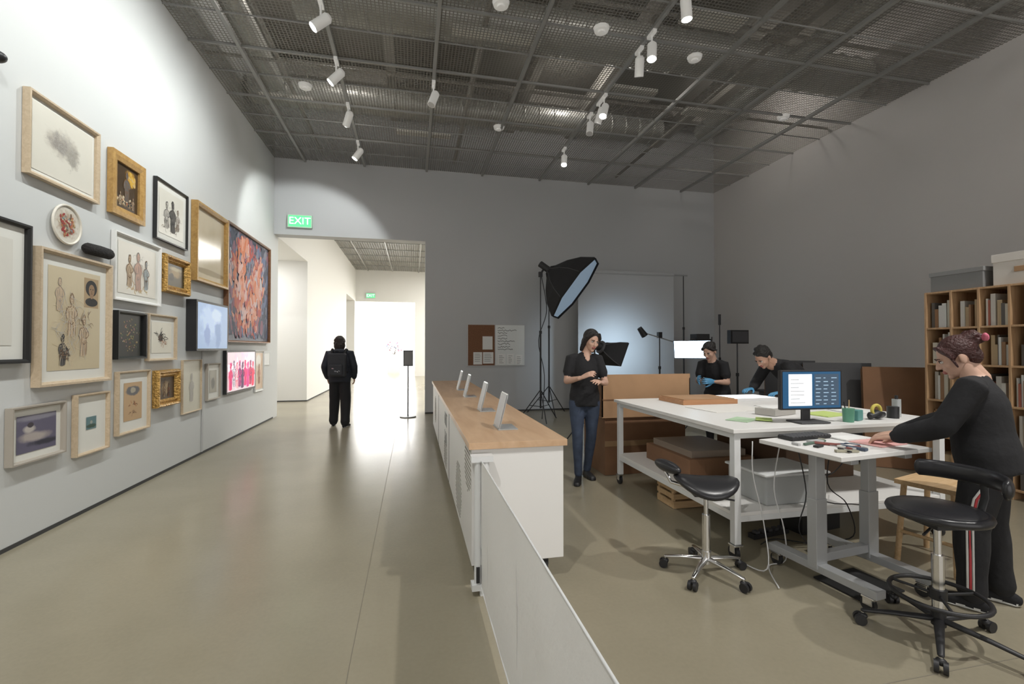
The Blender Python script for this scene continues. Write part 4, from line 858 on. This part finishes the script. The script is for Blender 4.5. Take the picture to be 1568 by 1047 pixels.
# bending man
person('man_leaning_over_table',4.46,4.55,-90,dict(pelvis=(0,.08,.92),waist=(0,0,1.04),chest=(0,-.14,1.17),neck=(0,-.36,1.285),head=(0,-.49,1.345),shL=(.17,-.29,1.25),shR=(-.17,-.29,1.25),elL=(.30,-.32,1.03),elR=(-.28,-.34,1.04),wrL=(.27,-.47,.965),wrR=(-.16,-.50,.97),hipL=(.085,.08,.88),hipR=(-.085,.08,.88),knL=(.1,.08,.48),knR=(-.1,.08,.48),anL=(.1,.1,.085),anR=(-.1,.1,.085)),CBLK,PBLK,skin=SKIN,hairfn=hair_short,hr=(42,0,8),loose=.03,glove=GLOVE,
  hd=dict(L=((-.2,-1,-.1),(0,0,-1),(-1,0,0)),R=((.2,-1,-.1),(0,0,-1),(1,0,0))))
person('woman_handling_artwork',3.95,5.35,-62,dict(pelvis=(0,.03,.90),waist=(0,0,1.02),chest=(0,-.06,1.18),neck=(0,-.14,1.33),head=(0,-.21,1.455),shL=(.145,-.11,1.29),shR=(-.145,-.11,1.29),elL=(.20,-.12,1.04),elR=(-.19,-.14,1.04),wrL=(.12,-.34,1.06),wrR=(-.08,-.36,1.08)),CBLK,PBLK,skin=SKIN2,hairfn=hair_tied,hr=(30,0,0),loose=.015,glove=GLOVE,s=.97,sleeve='short')
# woman at desk
e=person('woman_at_desk',3.16,1.97,208,dict(pelvis=(0,.02,.87),waist=(0,.0,.99),chest=(0,-.02,1.16),neck=(0,-.03,1.31),head=(0,-.10,1.425),shL=(.16,-.02,1.27),shR=(-.16,-.02,1.27),elL=(.23,-.14,1.03),elR=(-.22,-.16,1.03),wrL=(.17,-.36,.935),wrR=(-.02,-.38,.935),hipL=(.085,.02,.82),hipR=(-.085,.02,.82),knL=(.10,-.04,.46),knR=(-.10,.02,.46),anL=(.11,-.04,.085),anR=(-.12,.06,.085)),CBLK,PBLK,skin=SKIN2,hairm=HAIRR,hairfn=hair_bun,hr=(26,0,14),loose=.036,wide=.018,stripe=True,hem=.10,s=.98,
  hd=dict(L=((-.2,-1,-.25),(0,0,-1),(-1,0,0)),R=((.3,-1,-.25),(0,0,-1),(1,0,0))),shoe=CBLK)
g=G(); BOW=mat('pink_ribbon',(.65,.16,.24),.6)
for q in(-1,1): g.ell((q*.04,.02,1.545),(.04,.014,.02),BOW,rot=(0,q*-20,10))
g.ell((0,.02,1.545),(.012,.016,.016),BOW); g.obj('hair_bow',parent=e)

# ------------------------------------------------------------ added lamps for next gallery, alcove and plenum
def fill_panel(x,y,w,h,e,col=(1,1,1)):  # made-up panels, hidden from view, added to brighten the gallery
    r=empty('hidden_fill_panel',TR(x,y,ZC-.12)); g=G(); g.box((0,0,.04),(w+.08,h+.08,.04),FIXW); g.obj('fill_panel_frame',parent=r)
    l=D.lights.new('fill_panel_lamp','AREA'); l.shape='RECTANGLE'; l.size=w; l.size_y=h; l.energy=e; l.color=col
    o=D.objects.new('fill_panel_lamp',l); SC.collection.objects.link(o); o.parent=r; o.location=(0,0,.01)
fill_panel(3.2,14,2,3,480,(1,.98,.93)); fill_panel(3.2,20,2,3,560,(1,.98,.93)); fill_panel(3,27,3,3,600); fill_panel(-4.3,27,2,3,400)
r=empty('alcove_fill',TR(-4.2,12,3.8)); l=D.lights.new('alcove_fill_lamp','AREA'); l.size=1.2; l.energy=60; o=D.objects.new('alcove_fill_lamp',l); SC.collection.objects.link(o); o.parent=r  # added area lamp brightens the alcove jamb, no panel modelled
for (x,y) in((-1.2,2.5),(-1.2,7.3),(2.9,3.6),(2.9,8.0),(6.4,2.5),(6.4,7.6)):
    l=D.lights.new('plenum_fill','POINT'); l.energy=26; l.color=(1,.95,.88); l.shadow_soft_size=.15  # point lamps added so the ducts show through the mesh
    o=D.objects.new('plenum_fill',l); SC.collection.objects.link(o); o.location=(x,y,6.42)

# world
w=D.worlds.new('World'); SC.world=w; w.use_nodes=True; w.node_tree.nodes['Background'].inputs['Color'].default_value=(1,.97,.94,1); w.node_tree.nodes['Background'].inputs['Strength'].default_value=1.55
SC.view_settings.view_transform='Standard'; SC.view_settings.look='None'; SC.view_settings.exposure=0

cam=D.cameras.new('Camera'); cam.lens=16.03; cam.sensor_width=36; cam.clip_start=.05
co=D.objects.new('Camera',cam); SC.collection.objects.link(co); co.location=(0,0,1.45); co.rotation_euler=(rad(90.78),0,rad(-12.28)); SC.camera=co
